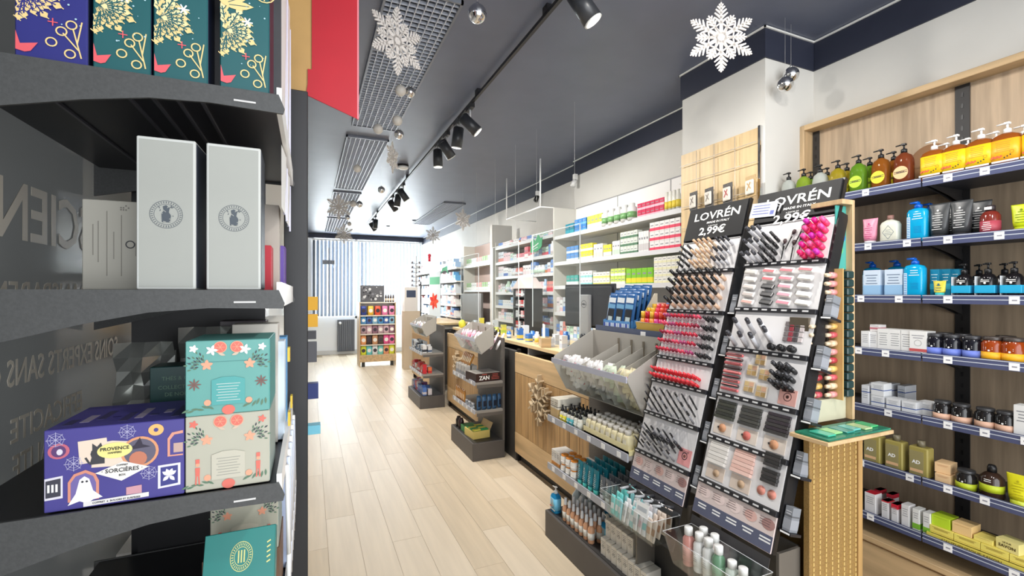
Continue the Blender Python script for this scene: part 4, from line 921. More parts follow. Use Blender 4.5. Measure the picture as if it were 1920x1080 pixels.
# row B : foundation tubes black over beige
PBK = SP((222, 186, 158), (28, 28, 30), .010, .10, .42)
grid(s1, [PBK], fr(.05, .35, 7), [1.435, 1.485, 1.535, 1.58], .0, 'foundation tube with black cap on left stand, %s column, %s row up', .78, 0, 'foundation tubes')
# row C : lipsticks
LP = [SP(c, (40, 24, 30), .009, .055, .55) for c in REDS]
LPK = [Proto(stick((236, 215, 222), c, .0085, .055, .5), 'lipstick', 'lipsticks on the left stand') for c in REDS]
grid(s1, lambda i, j: LPK[(i//2+j) % 5], fr(.03, .275, 10), [1.19, 1.235, 1.28, 1.325, 1.37], .0, 'red or berry lipstick on left stand, %s column, %s row up', .6, 0, 'lipsticks on the left stand')
PBK2 = SP(K, (45, 45, 48), .008, .045)
grid(s1, [PBK2], fr(.305, .365, 3), [1.19, 1.235, 1.28, 1.325, 1.37], .0, 'black nail care bottle right of the lipsticks, %s column, %s row up', .6)
# row D : red gloss
PG = Proto(stick((225, 40, 50), (235, 60, 70), .008, .06, .5), 'lip gloss', 'red lip glosses on the left stand')
grid(s1, [PG], fr(.03, .33, 11), [1.05, 1.082], .0, 'bright red lip gloss on left stand, %s column, %s row up', .55, 0, 'red lip glosses on the left stand')
# rows E, F: liner pencils
PL = Proto(stick(K, (60, 60, 64), .0045, .13, .85), 'eyeliner', 'eyeliner pencils')
PL2 = Proto(stick((150, 150, 155), K, .0055, .12, .7), 'eyeliner', 'eyeliner pencils')
for j, z in enumerate((.868, .90, .935)): 
    for i, u in enumerate(fr(.05, .35, 7)): s1.put(PL if (i+j) % 3 else PL2, u, z, .002, 'slim eyeliner pencil on left stand upper liner row, %s column, %s row up' % (nth(i), nth(j)), 0, -.45, .35)
for j, z in enumerate((.672, .71, .75)):
    for i, u in enumerate(fr(.05, .28, 6)): s1.put(PL2 if (i+j) % 3 else PL, u, z, .002, 'eyeliner or mascara on left stand lower liner row, %s column, %s row up' % (nth(i), nth(j)), 0, -.45, .35)
PM = Proto(stick(K, (45, 45, 50), .0085, .09, .5), 'mascara', 'mascaras on the left stand')
for i, u in enumerate(fr(.12, .32, 5)): s1.put(PM, u, .735, .012, 'thick black mascara tube on left stand, %s from left' % nth(i), 0, -.4, .3)
s1.part(MB().box(.30, .38, -.0032, -.0016, HZ(.67), HZ(.745), mt(232, 160, 160, .5)), 'eye_picture')
b = MB(); ringpoly(b, .34, HZ(.712), .018, .004, -.0036, INK, 12); disc(b, .34, HZ(.712), .008, -.0038, mt(120, 80, 70), 10); [line(b, .325+.006*i, HZ(.725), .322+.008*i, HZ(.738), .0012, -.0038, INK) for i in range(6)]; s1.part(b, 'eye_print')
# stand 2 row A
PT2 = SP((215, 215, 220), (70, 70, 76), .0085, .085, .7)
grid(s2, [PT2], fr(.03, .09, 3), [1.66, 1.72, 1.78], .0, 'silver brow tube at the upper left of right stand, %s column, %s row up', .7)
grid(s2, [SP(K, (50, 50, 52), .0075, .07)], fr(.115, .155, 2), [1.66, 1.69, 1.72, 1.75], .0, 'black pencil in top row of right stand, %s column, %s row up', .7)
def brush():
    t = thing('makeup_brush', None, None); MB().cyl((0, -.004, -.05), (0, -.004, .01), .002, .003, BLACK, 6).go('handle', t)
    MB().cyl((0, -.004, .01), (0, -.004, .022), .004, .004, CHROME, 6).go('ferrule', t); MB().loft([(.004, .004, .022), (.010, .006, .034), (.006, .004, .044)], mt(70, 50, 52), 8, 2, 0, -.004).go('bristles', t); return t
BR = Proto(brush, 'makeup brush', 'makeup brushes')
for i, (u, z) in enumerate([(.19, 1.70), (.215, 1.74), (.235, 1.69), (.255, 1.76), (.265, 1.71)]): s2.put(BR, u, z, .004, 'small makeup brush in top row of right stand, %s from left' % nth(i), .3*(i % 2))
NC = [(232, 40, 110), (225, 30, 140), (240, 80, 160), (238, 90, 150), (205, 40, 170)]
NP = [Proto(stick((235, 60, 110), c, .012, .05, .55), 'lip balm', 'pink lip balms') for c in NC]
grid(s2, lambda i, j: NP[(i*2+j) % 5], [.295, .330, .362], [1.665, 1.70, 1.735, 1.77, 1.80], .0, 'bright pink lip balm at top of right stand, %s column, %s row up', .55, 0, 'pink lip balms')
# row B compacts and palettes
def compact(c, w=.05, h=.022, lid=(226, 222, 220)):
    def fn():
        t = thing('powder_compact', None, None); MB().box(-w/2, w/2, -.012, 0, 0, h, mt(*lid, .25), .003).go('case', t); MB().box(-w/2+.003, w/2-.003, -.0128, -.0118, .003, h*.6, mt(*c, .4)).go('powder_window', t); return t
    return fn
for q, (u, cols, nm) in enumerate([(.06, [(214, 170, 160), (190, 180, 175), (205, 196, 190), (210, 205, 200), (200, 196, 190)], 'blush pink and pearl'), (.155, [(60, 60, 62)]*3+[(205, 80, 90)]*2, 'dark'), (.24, [(225, 110, 130), (228, 130, 150), (232, 120, 140), (226, 90, 110), (205, 60, 80)], 'pink'), (.325, [(222, 218, 205)]*4+[(214, 60, 80)], 'ivory')]):
    for j in range(5):
        P_ = Proto(compact(cols[j], .064 if q != 1 else .060, .026, (230, 226, 222) if cols[j][0] > 100 else (50, 50, 52)), 'powder compact', 'compacts on the right stand')
        s2.put(P_, u, 1.445+j*.034, .006+.004*j, '%s compact on second tier of right stand, %s from bottom' % (nm, nth(j)), .12, -.35)
# row C mascaras + rouge
PMG = SP((205, 205, 210), (60, 60, 66), .0105, .12, .75)
for i, (u, z) in enumerate([(.04, 1.26), (.06, 1.32), (.10, 1.26), (.125, 1.32), (.155, 1.26), (.185, 1.32), (.215, 1.29)]): s2.put(PMG, u, z, .0, 'silver mascara tube on third tier of right stand, %s from left' % nth(i), 0, -.35, .3)
def pot():
    t = thing('eyeshadow_pot', None, None); MB().cyl((0, 0, .012), (0, -.022, .012), .014, .014, mt(30, 30, 32, .2), 12).go('pot', t); MB().cyl((0, -.022, .012), (0, -.026, .012), .015, .015, BLACK, 12).go('lid', t); return t
PO = Proto(pot, 'eyeshadow pot', 'black eyeshadow pots')
for i, u in enumerate((.235, .28, .325)): s2.put(PO, u, 1.255, .002, 'black round eyeshadow pot on third tier, %s of three' % nth(i))
def minipal(cs):
    def fn():
        b = MB()
        for i in range(4):
            for j in range(4): b.box(.0+i*.022, .018+i*.022, -.006, 0, j*.022, .018+j*.022, mt(*cs[(i*3+j*5) % len(cs)], .3), .001)
        return b.go('eyeshadow_tray')
    return fn
s2.put(Proto(minipal([(120, 112, 112), (80, 74, 76), (170, 150, 150), (150, 60, 70), (200, 190, 190)]), 'eyeshadow tray', 'eyeshadow trays'), .27, 1.298, .002, 'tray of grey and plum eyeshadow squares on third tier')
# row D
for j in range(9):
    P_ = Proto(compact([(150, 60, 70), (222, 130, 130), (60, 40, 44)][j % 3], .095, .012, (225, 120, 120) if j % 2 == 0 else (60, 44, 46)), 'blush case', 'slim blush cases')
    s2.put(P_, .062, 1.052+j*.019, .002+.0015*j, 'slim red and dark blush case, %s from bottom of the left pile' % nth(j), 0, -.35)
def quad():
    t = thing('eyeshadow_palette', None, None); MB().box(-.026, .026, -.006, 0, 0, .050, mt(214, 200, 180, .3), .002).go('case', t)
    for i in range(2):
        for j in range(2): MB().box(-.022+i*.024, -.002+i*.024, -.0075, -.006, .004+j*.023, .022+j*.023, mt(*[(190, 160, 110), (205, 180, 130), (170, 140, 90), (214, 170, 140)][i*2+j], .3)).go('eyeshadow_pan', t)
    return t
Q = Proto(quad, 'eyeshadow palette', 'beige quad palettes')
for i, (u, z) in enumerate([(.160, 1.065), (.160, 1.135), (.222, 1.055), (.222, 1.125), (.19, 1.185)]): s2.put(Q, u, z, .003, 'beige quad eyeshadow palette on fourth tier, %s' % ['lower left', 'middle left', 'lower right', 'middle right', 'topmost'][i])
grid(s2, [SP(K, (50, 50, 54), .010, .07)], fr(.29, .35, 3), [1.12, 1.155, 1.19], .0, 'black brow tube on fourth tier, %s column, %s row up', .7)
s2.part(MB().box(.30, .375, -.0032, -.0016, HZ(1.048), HZ(1.110), mt(224, 170, 160, .5)), 'eye_picture')
b = MB(); ringpoly(b, .338, HZ(1.08), .018, .003, -.0036, mt(90, 50, 50), 12); disc(b, .338, HZ(1.08), .007, -.0038, mt(80, 50, 45), 10); line(b, .31, HZ(1.10), .365, HZ(1.102), .002, -.0038, mt(90, 50, 50)); s2.part(b, 'eye_print')
# row E, F palettes
def stack(c, n=6, w=.10, h=.085):
    def fn():
        t = thing('palette_pack', None, None)
        for j in range(n): MB().box(-w/2+.0015*(j % 2), w/2-.0015*((j+1) % 2), -.016, 0, j*h/n, (j+1)*h/n-.0012, mt(*c[j % len(c)], .35), .001).go('palette', t)
        return t
    return fn
for i, (u, c) in enumerate([(.068, [(66, 68, 60), (52, 54, 50)]), (.195, [(62, 62, 60), (74, 74, 70)]), (.322, [(62, 60, 60), (56, 50, 56)])]):
    s2.put(Proto(stack(c), 'palette stack', 'dark palette stacks'), u, .928, .002, 'stack of dark palettes on fifth tier, %s' % ['left', 'middle', 'right'][i], 0, -.12)
    s2.part(MB().box(u-.048, u+.048, -.004, -.0016, HZ(.862), HZ(.918), mt(222, 210, 198, .5)), 'sample_card')
    pc = Proto(lambda: MB().cyl((0, -.003, 0), (0, 0, 0), .019, .019, mt(206, 150, 112) if i != 1 else mt(205, 110, 100), 16).cyl((-.02, -.0035, 0), (-.02, 0, 0), .005, .005, mt(60, 50, 48), 8).go('sample_powder'), 'powder sample', 'powder samples on the right stand')
    s2.put(pc, u, .89, .0045, '%s powder sample disc under the %s dark palettes' % (['tan', 'rosy', 'brown'][i], ['left', 'middle', 'right'][i]))
for i, (u, c) in enumerate([(.075, [(226, 222, 216), (214, 210, 204)]), (.205, [(232, 196, 184), (224, 184, 172)])]):
    s2.put(Proto(stack(c, 6, .10, .10), 'palette stack', 'light palette stacks'), u, .735, .002, 'stack of %s palettes on sixth tier' % ['white', 'pale pink'][i], 0, -.12)
    s2.part(MB().box(u-.045, u+.050, -.004, -.0016, HZ(.672), HZ(.728), mt(216, 200, 186, .5)), 'sample_card')
    pc = Proto(lambda: MB().cyl((0, -.003, 0), (0, 0, 0), .016, .016, mt(190, 160, 130), 16).go('sample_powder'), 'powder sample', 'powder samples on the right stand')
    s2.put(pc, u+.01, .70, .0045, 'taupe powder sample disc below the %s palettes' % ['white', 'pale pink'][i])
for j in range(2): s2.put(Proto(stack([(60, 58, 58), (50, 50, 50)], 4, .07, .055), 'palette stack', 'small dark palette stacks'), .335, .745+j*.062, .002, 'small dark palette stack right on sixth tier, %s' % ['lower', 'upper'][j])
for i, u in enumerate((.305, .352)): s2.put(Proto(lambda: MB().cyl((0, -.003, 0), (0, 0, 0), .018, .018, mt(214, 140, 124), 16).go('sample_powder'), 'powder sample', 'powder samples on the right stand'), u, .71, .002, '%s pink powder sample disc low at right' % ['left', 'right'][i])
# small grey boxes in the side racks
GBX = Proto(carton((128, 132, 138), .030, .045, .09, ((.1, .5, (150, 153, 160)), (.6, .66, (90, 92, 96))), 2, (225, 225, 228)), 'carton', 'grey cartons in the side racks')
for s_, nm in ((s1, 'left'), (s2, 'right')):
    for q in range(5):
        zz = 1.50-.20*q
        s_.put(GBX, WD+.034, zz-.090, -.006, 'small grey carton in side rack of %s stand, %s from top' % (nm, nth(q)))
# clear trays with goods below the stands
def open_tray(name, label, loc, L, D, Hh, flare=.03, rz=-PI/2, m=None):
    m = m or CLEAR; t = thing(name, label, 'tray', loc, rz); b = MB(); q = .0025
    for (a, b_) in (((0, 0), (L, 0)), ((L, 0), (L, D)), ((L, D), (0, D)), ((0, D), (0, 0))):
        ox = lambda p: (p[0]+(-flare if p[0] == 0 else flare), p[1]+(-flare if p[1] == 0 else flare*.2))
        A, B_ = a, b_; A2, B2 = ox(a), ox(b_)
        nx, ny = (B_[1]-A[1]), -(B_[0]-A[0]); l = math.hypot(nx, ny); nx, ny = -nx/l*q, -ny/l*q
        b.add([(A[0], A[1], 0), (B_[0], B_[1], 0), (B2[0], B2[1], Hh), (A2[0], A2[1], Hh), (A[0]+nx, A[1]+ny, 0), (B_[0]+nx, B_[1]+ny, 0), (B2[0]+nx, B2[1]+ny, Hh), (A2[0]+nx, A2[1]+ny, Hh)],
              [(0, 1, 2, 3), (7, 6, 5, 4), (3, 2, 6, 7), (0, 4, 5, 1)], m)
    b.go('walls', t); MB().box(0, L, 0, D, -.003, 0, m).go('bottom', t)
    rim = [(-flare, -flare, Hh), (L+flare, -flare, Hh), (L+flare, D+flare*.2, Hh), (-flare, D+flare*.2, Hh), (-flare, -flare, Hh)]
    MB().path(rim, .0012, mt(220, 222, 224, .2), 4).go('rim', t); return t
kset(open_tray('acrylic_tray', 'clear flared acrylic tray with bottles below the right stand', (1.44, 1.56, .335), .34, .13, .13, .03))
for z0_, s_ in ((.33, s2), (.30, s1)):
    s_.part(MB().box(.0, WD, .0, .003, HZ(z0_), HZ(.495), mt(58, 56, 58, .4)), 'lower_board')
def toner(body, cap, h=.15, r=.024):
    def fn():
        t = thing('toner_bottle', None, None); MB().lathe([(r*.95, 0), (r, .004), (r, h*.70), (r*.6, h*.78), (r*.55, h*.80)], mt(*body, .15), 16).go('bottle', t); MB().lathe([(r*.72, h*.80), (r*.72, h*.99), (r*.66, h)], mt(*cap, .35), 14).go('cap', t)
        MB().lathe([(r*1.01, h*.14), (r*1.01, h*.52)], mt(min(255, body[0]+25), min(255, body[1]+25), min(255, body[2]+25), .5), 16).go('label', t); b = MB(); textlines(b, -r*.4, r*.4, h*.45, 4, .009, -r*1.03, mt(110, 110, 115), 2); b.go('print', t); return t
    return fn
for i, (u, dd, b_, c_) in enumerate([(.035, .045, (200, 140, 130), WHITE), (.09, .05, (222, 222, 220), 0), (.14, .05, (225, 225, 222), 0), (.195, .045, (110, 150, 120), 0), (.255, .05, (205, 215, 205), 0), (.305, .05, (222, 222, 215), 0), (.065, .10, (222, 222, 220), 0), (.125, .10, (215, 200, 195), 0)]):
    kset(Proto(toner(b_, (235, 235, 232), .16 if i < 4 or i > 5 else .13), 'toner bottle', 'bottles in the clear tray')((1.45+dd, 1.56-u, .336), -PI/2, ['rose coloured toner bottle', 'white toner bottle, second from left', 'white slim toner bottle, third from left', 'green toner bottle', 'pale green bottle right of the green one', 'cream bottle, rightmost', 'white bottle in back row, left', 'pinkish bottle in back row, right'][i]+' in the clear tray'))
# tray with brushes and sample packs under the left stand
kset(open_tray('acrylic_tray', 'clear acrylic bin of packets hanging below the left stand', (1.44, 2.03, .34), .34, .13, .13, .03))
pkc = [(120, 215, 210), (235, 235, 235), (225, 228, 232), (150, 215, 220), (238, 232, 235), (222, 205, 190)]
def packet(c, c2, w=.014, L=.10):
    def fn():
        b = MB().loft([(w, .003, 0), (w, .006, .01), (w, .006, L-.01), (w, .001, L)], mt(*c, .3), 10, 3).box(-w*.8, w*.8, -.0066, -.0060, L*.3, L*.6, mt(*c2, .4)); return b.go('sample_packet')
    return fn
PK = [Proto(packet(c, d_), 'sample packet', 'sample packets under the left stand') for c, d_ in zip(pkc, [(235, 240, 240), (190, 195, 200), (120, 200, 200), (240, 245, 245), (225, 190, 200), (190, 150, 120)])]
for j in range(4):
    for i in range(11):
        k = [0, 0, 3, 1, 1, 3, 1, 4, 2, 5, 5][i]
        kset(PK[k]((1.455+.032*j, 2.02-.031*i-random.uniform(0, .004), .345+.012*j), (random.uniform(-.25, -.05), 0, -PI/2+random.uniform(-.2, .2)), '%s sample packet in the clear bin, %s from left, %s row' % (['teal', 'white', 'pale', 'turquoise', 'pinkish', 'kraft'][k], nth(i), nth(j))))
kset(MB().box(-.04, .04, -.001, 0, 0, .06, PAPER).box(-.03, .03, -.0013, -.001, .02, .04, mt(190, 195, 200)).go('note_card', None, 'white paper note standing in the packet bin', 'note', loc=(1.45, 1.78, .44), rot=(-.2, 0, -PI/2+.1)))
for i in range(5): kset(Proto(stick((60, 60, 64), (180, 182, 186), .008, .10, .5), 'makeup brush', 'brushes lying above the packet bin')((1.595, 1.72+.07*i, .478), (0, 0, -PI/2-.6+.15*i), 'dark brush with silver end lying above the packet bin, %s' % nth(i)))
s1.part(MB().box(.0, WD, -.05, .0, HZ(.45), HZ(.468), DARK), 'brush_ledge')
# ------------------------------------------------------------------ polish tower, woven pedestal and glass tray
pt_ = thing('pedestal', 'pedestal clad in woven golden brown cords beside the right stand', 'pedestal', (0, 0, 0)); kset(pt_)
MB().box(1.745, 2.06, 1.165, 1.19, -.2647, .955, mt(150, 118, 66, .6, kind='speck', noise=.25), .002).go('front_board', pt_)
MB().box(1.84, 2.06, 1.19, 1.5, -.2647, .955, mt(150, 118, 66, .6, kind='speck', noise=.25), .002).go('body', pt_)
CORD = mt(205, 175, 110, .5)
cm = MB()
for j in range(61):
    cm.box(-.0035, .0035, -.004, 0, j*.0198, j*.0198+.013, CORD)
cmm = cm.mesh('woven_cord')
for i in range(8):
    o = bpy.data.objects.new('woven_cord', cmm); COL.objects.link(o); o.parent = pt_; o.location = (1.765+i*.037, 1.1655, -.256)
MB().box(2.035, 2.062, 1.158, 1.1648, -.2647, .955, mt(176, 140, 88, .5, kind='woodz', noise=.2), .001).go('oak_edge', pt_)
gt = thing('glass_tray', 'shallow oak tray with green tinted glass on the woven pedestal', 'tray', (0, 0, 0)); kset(gt)
MB().box(1.68, 2.075, 1.055, 1.20, .956, .970, OAKY, .001).go('tray_board', gt)
MB().box(1.69, 2.065, 1.06, 1.185, .972, .978, mt(90, 190, 160, .05, trans=.7)).go('glass_plate', gt)
for i in range(6): kset(MB().box(1.72+i*.055, 1.765+i*.055, 1.08+.01*(i % 2), 1.15, .979, .985, mt(*[(70, 180, 150), (150, 210, 140), (60, 150, 140), (110, 200, 190), (190, 220, 160), (80, 190, 120)][i], .2), .001).go('glass_file', None, 'green or turquoise nail file packet on the glass tray, %s from left' % nth(i), 'packet', 'packets on the glass tray'))
tw = thing('polish_tower', 'oak nail polish tower with dark capped bottles standing on the pedestal', 'display tower', (0, 0, 0)); kset(tw)
MB().box(2.050, 2.066, 1.19, 1.32, .98, 1.885, OAK, .001).go('side_post', tw)
MB().box(1.985, 2.05, 1.19, 1.32, 1.865, 1.885, OAK, .001).go('top_rail', tw)
MB().box(1.80, 2.05, 1.215, 1.32, .98, 1.07, mt(200, 196, 170, .5), .002).go('foot_box', tw)
MB().box(1.985, 2.05, 1.215, 1.22, 1.60, 1.862, mt(70, 160, 150, .4)).go('header_picture', tw)
b = MB(); disc(b, 2.02, 1.80, .02, 1.2146, mt(120, 200, 90), 12); disc(b, 2.03, 1.73, .015, 1.2144, mt(40, 110, 190), 12); disc(b, 2.01, 1.68, .02, 1.2146, mt(110, 190, 110), 12); b.go('header_print', tw)
MB().box(1.95, 2.05, 1.23, 1.32, 1.07, 1.60, mt(70, 64, 58, .5)).go('rack_back', tw)
ncap = Proto(lambda: MB().box(-.021, .021, -.028, .008, 0, .030, mt(38, 62, 62, .25), .004).go('dark_nail_polish'), 'nail polish', 'dark capped nail polishes in the tower')
nb = []
for c in [(222, 150, 150), (235, 205, 170), (205, 90, 100), (230, 190, 110), (180, 60, 70)]:
    def f(c=c):
        t = thing('nail_polish', None, None); MB().cyl((0, 0, .012), (-.030, 0, .012), .013, .013, mt(*c, .12), 10).go('bottle', t); MB().cyl((-.030, 0, .012), (-.055, 0, .012), .009, .008, mt(225, 205, 175, .3), 10).go('cap', t); return t
    nb.append(Proto(f, 'nail polish', 'nail polishes in the tower'))
MB().box(1.962, 1.968, 1.175, 1.23, 1.07, 1.60, mt(205, 170, 110, .4)).go('gold_divider', tw)
for j in range(15):
    z = 1.078+j*.0345
    kset(ncap((2.020, 1.205, z), 0, 'dark green nail polish in the tower column beside the oak post, %s from bottom' % nth(j)))
    kset(nb[j % 5 if j < 10 else 0]((1.958, 1.205, z), 0, 'coloured nail polish pointing left in the tower, %s from bottom' % nth(j)))
    if j < 9: kset(nb[(j+2) % 5]((1.895, 1.225, z), 0, 'nail polish in the lower left tower column, %s from bottom' % nth(j)))
MB().box(1.85, 1.95, 1.24, 1.32, 1.07, 1.40, mt(90, 80, 66, .5)).go('rack_back', tw)
# ------------------------------------------------------------------ promo units along the counters (front looks to -x)
PLAS = mt(176, 172, 164, .45, noise=.02); PLD = mt(96, 92, 88, .5); LIPG = mt(176, 180, 192, .3)
def promo(y0, y1, nm, label, dz=0, zs=(.44, .737), x0=1.36, x1=1.66, ys=None, yb=None, bd=(.18, .36, .30, .0)):
    bin_ = True; yb = y0 if yb is None else yb
    t = thing('promo_unit', label, 'display unit', (0, 0, 0), 0, 'promo units along the counters')
    MB().box(x0-.02, x1+.02, yb, y1, 0, .16, mt(84, 80, 78, .5, noise=.05), .003).go('base', t)
    MB().box(x0-.005, x1, yb+.01, y1-.01, .1602, .163, mt(52, 50, 50, .5)).go('base_top', t)
    MB().box(x1, x1+.02, y0, y1, .16, 1.05+dz, PLD).go('back_panel', t)
    for z in zs:
        a = y0 if ys is None else ys
        s = MB().box(x0+.004, x1, a, y1, z-.02, z, mt(150, 146, 140, .5)).go('shelf', t)
        MB().box(x0-.003, x0+.004, a, y1, z-.026, z+.012, LIPG).go('price_rail', s)
        yy = y1-.06
        while yy > a+.05: MB().box(x0-.0045, x0-.003, yy-.03, yy, z-.02, z+.006, TAG).go('price_label', s); yy -= .13
        if y1-y0 < .8: MB().box(x0+.02, x1, y0, y0+.003, z-.05, z-.02, PLD).go('bracket', s)
    if bin_:
        zb = .91+dz
        bt = thing('dump_bin', 'sloping grey plastic bin with dividers on top of the %s promo unit' % nm, 'bin', (0, 0, 0), 0, 'dump bins')
        a, b_ = (y0+.01, y1-.05) if yb == y0 else (y0+.01, y1-.05)
        fx, fz, gx = x0, zb+bd[0], x0+(.10 if bd[2] > .25 else .07); bx = x0+bd[2]; bz = zb+bd[1]; zk = zb+bd[3]
        MB().box(bx-.004, bx, a, b_, zk, bz, PLAS).go('back_plate', bt)
        MB().prism([(gx, zb), (bx, zk), (bx, zk+.004), (gx, zb+.004)], a, b_, PLAS).go('bottom', bt)
        side = [(gx, zb), (bx, zk), (bx, bz), (fx+.02, fz+.03), (fx, fz)]
        MB().prism(side, a, a+.004, PLAS).go('end_plate', bt); MB().prism(side, b_-.004, b_, PLAS).go('end_plate', bt)
        MB().prism([(gx, zb), (gx+.003, zb), (fx+.003, fz), (fx, fz)], a, b_, CLEAR).go('clear_front', bt)
        MB().box(fx-.003, fx+.004, a, b_, fz-.012, fz+.018, mt(196, 198, 214, .25)).go('price_rail', bt)
        n = 4 if y1-y0 > .75 else 2
        for i in range(n):
            y = a+(b_-a)*[.18, .32, .46, .62][i] if n == 4 else a+(b_-a)*(.33+.33*i)
            MB().prism([(gx+.004, zb+.006), (bx-.005, zk+.006), (bx-.005, bz-.06), (fx+.012, fz)], y, y+.003, PLAS).go('divider', bt)
            MB().box(bx-.012, bx-.0045, y-.004, y+.007, bz-.12, bz-.03, mt(120, 112, 98)).go('divider_clip', bt)
        return t, bt, (a, b_, gx, bx, zb, fx, fz)
    return t, None, None
def heap(info, cols, n, fmt, group, size=(.05, .022, .085)):
    a, b_, gx, bx, zb, fx, fz = info; zk_ = .02
    nl = 4; per = max(1, n//(nl+1)); k = 0
    for l in range(nl+1):
        for i in range(per):
            f = (i+.5)/per; y = b_-.035-f*(b_-a-.07)+random.uniform(-.008, .008); c = cols[min(len(cols)-1, int(f*len(cols)))]
            q = min(l, nl-1)/nl; z = zb+.022+(fz-zb-.03)*q; x = gx-(gx-fx)*q+.020+(.055 if l == nl else 0)+random.uniform(0, .008)
            b = MB().loft([(size[0]*.5, .003, 0), (size[0]*.52, size[1]*.5, size[2]*.3), (size[0]*.52, size[1]*.5, size[2]*.7), (size[0]*.5, .002, size[2])], mt(*c, .35), 8, 3)
            b.box(-size[0]*.3, size[0]*.3, -size[1]*.5-.0012, -size[1]*.5-.0002, size[2]*.35, size[2]*.6, mt(*[(225, 110, 130), (170, 190, 215), (180, 200, 170)][(i+l) % 3]))
            b.go('loose_packet', None, fmt % (nth(k)), 'packet', group, loc=(x, y, z), rot=(random.uniform(-.45, -.2), random.uniform(-.35, .35), -PI/2+random.uniform(-.35, .35))); k += 1
_, _, inf = promo(1.765, 2.555, 'near', 'nearest promo unit with grey base below the sloping bin', 0, yb=1.40)
# near unit rows, y from far (left in the picture) to near
U1 = [(240, 238, 238)]*3+[(215, 228, 205)]+[(238, 228, 190)]
heap(inf, U1, 80, 'small packet in the near grey bin, %s counting up from its far bottom corner', 'packets in the near bin')
MB().box(0, .06, 0, .03, 0, .02, mt(60, 160, 140, .4), .001).go('teal_packet', None, 'teal packet lying high between dividers of the near bin', 'packet', loc=(1.52, 2.02, 1.03), rot=(0, 0, .5))
for i in range(4): MB().box(0, .07, 0, .045, 0, .016, mt(*[(215, 50, 90), (235, 235, 235), (225, 70, 110), (238, 232, 236)][i], .4), .001).go('flat_packet', None, '%s flat packet lying on the far part of near bin heap' % ['crimson', 'white', 'pink', 'pale'][i], 'packet', 'flat packets in the near bin', loc=(1.50-.01*i, 2.30+.035*i, 1.045+.012*i), rot=(.1, -.35, .6*i))
def row(P_, x, ya, n, step, z, fmt, cols=1, dx=.055, rz=-PI/2, jit=0.0):
    for j in range(cols):
        for i in range(n):
            P_((x+j*dx, ya-i*step+random.uniform(-jit, jit), z), rz+random.uniform(-jit*4, jit*4), (fmt % (nth(i)+(' in row '+['one', 'two', 'three', 'four', 'five'][j] if cols > 1 else ''))))
Zs = (.4406, .7376)
# upper shelf: cartons then dark capped bottles with yellow, teal, cream labels
row(Proto(carton((226, 220, 205), .045, .16, .12, ((.05, .5, (200, 170, 120)), (.6, .64, (120, 120, 120))), 3, (120, 112, 100)), 'carton', 'cream cartons on the near unit'), 1.372, 2.52, 2, .048, Zs[1], 'cream printed carton at far end of upper near shelf, %s')
def dropper(lab, w=.017, h=.085, cap=BLACK):
    def fn():
        t = thing('dropper_bottle', None, None)
        MB().lathe([(w, 0), (w, h*.62), (w*.6, h*.72)], mt(215, 212, 200, .3), 12).go('bottle', t); MB().lathe([(w*1.02, h*.05), (w*1.02, h*.5)], mt(*lab, .4), 12).box(-w*.7, w*.7, -w*1.06, -w*.9, h*.26, h*.30, PAPER).go('label', t)
        MB().lathe([(w*.62, h*.72), (w*.62, h*.88), (w*.3, h*.92), (w*.28, h*1.12), (w*.5, h*1.14)], cap, 10).go('pump', t); return t
    return fn
row(Proto(dropper((232, 218, 60)), 'bottle', 'dark capped bottles on the near unit'), 1.385, 2.415, 2, .037, Zs[1], 'small bottle with yellow label and black pump, %s', 3, .06)
row(Proto(dropper((90, 180, 190)), 'bottle', 'dark capped bottles on the near unit'), 1.385, 2.335, 2, .037, Zs[1], 'small bottle with teal label and black pump, %s', 3, .06)
row(Proto(dropper((214, 216, 206)), 'bottle', 'dark capped bottles on the near unit'), 1.385, 2.255, 2, .037, Zs[1], 'small bottle with pale label and black pump, %s', 3, .06)
def soap_jar():
    t = thing('cream_bottle', None, None)
    MB().loft([(.020, .020, 0), (.022, .022, .003), (.022, .022, .055), (.016, .016, .066)], mt(222, 212, 172, .4), 12, 4).go('bottle', t); MB().loft([(.016, .016, .066), (.017, .017, .085), (.012, .012, .088)], mt(208, 204, 196, .4), 12).go('cap', t)
    MB().box(-.014, .014, -.0228, -.0221, .012, .046, mt(236, 232, 214)).go('label', t); return t
row(Proto(soap_jar, 'bottle', 'cream bottles on the near unit'), 1.395, 2.13, 8, .046, Zs[1]+.02, 'cream square bottle on upper near shelf, %s', 3, .055)
MB().box(1.368, 1.55, 1.77, 2.16, Zs[1], Zs[1]+.020, mt(232, 222, 170, .5)).box(1.368, 1.370, 1.77, 2.16, Zs[1], Zs[1]+.045, mt(236, 226, 176, .5)).go('cream_shelf_tray', None, 'cream cardboard tray holding square bottles on upper near shelf', 'tray')
# middle shelf
row(Proto(carton((232, 228, 222), .030, .10, .10, ((.1, .3, (225, 150, 70)),), 3), 'carton', 'white orange cartons'), 1.375, 2.52, 3, .033, Zs[0], 'white carton with orange band on middle near shelf, %s')
OJ = Proto(jar((232, 228, 220), (232, 140, 30), (236, 232, 226), .026, .052, mt(230, 140, 40)), 'jar', 'orange lidded jars')
for k in range(2):
    for i in range(3):
        for j in range(2): OJ((1.392+.056*j, 2.40-.056*i, Zs[0]+.0525*k), 0, 'white jar with orange lid, %s from the far end, %s %s' % (nth(i), ['lower', 'upper'][k], ['front', 'back'][j]))
TT = Proto(tube((30, 140, 160), (80, 190, 180), .024, .125), 'tube', 'teal tubes')
for i in range(4):
    for j in range(4): TT((1.392+.055*j, 2.225-.052*i, Zs[0]), -PI/2, 'teal tube on middle near shelf, %s from far end, %s row' % (nth(i), nth(j)))
GT = Proto(tube((120, 128, 138), (205, 205, 205), .022, .115), 'tube', 'grey tubes')
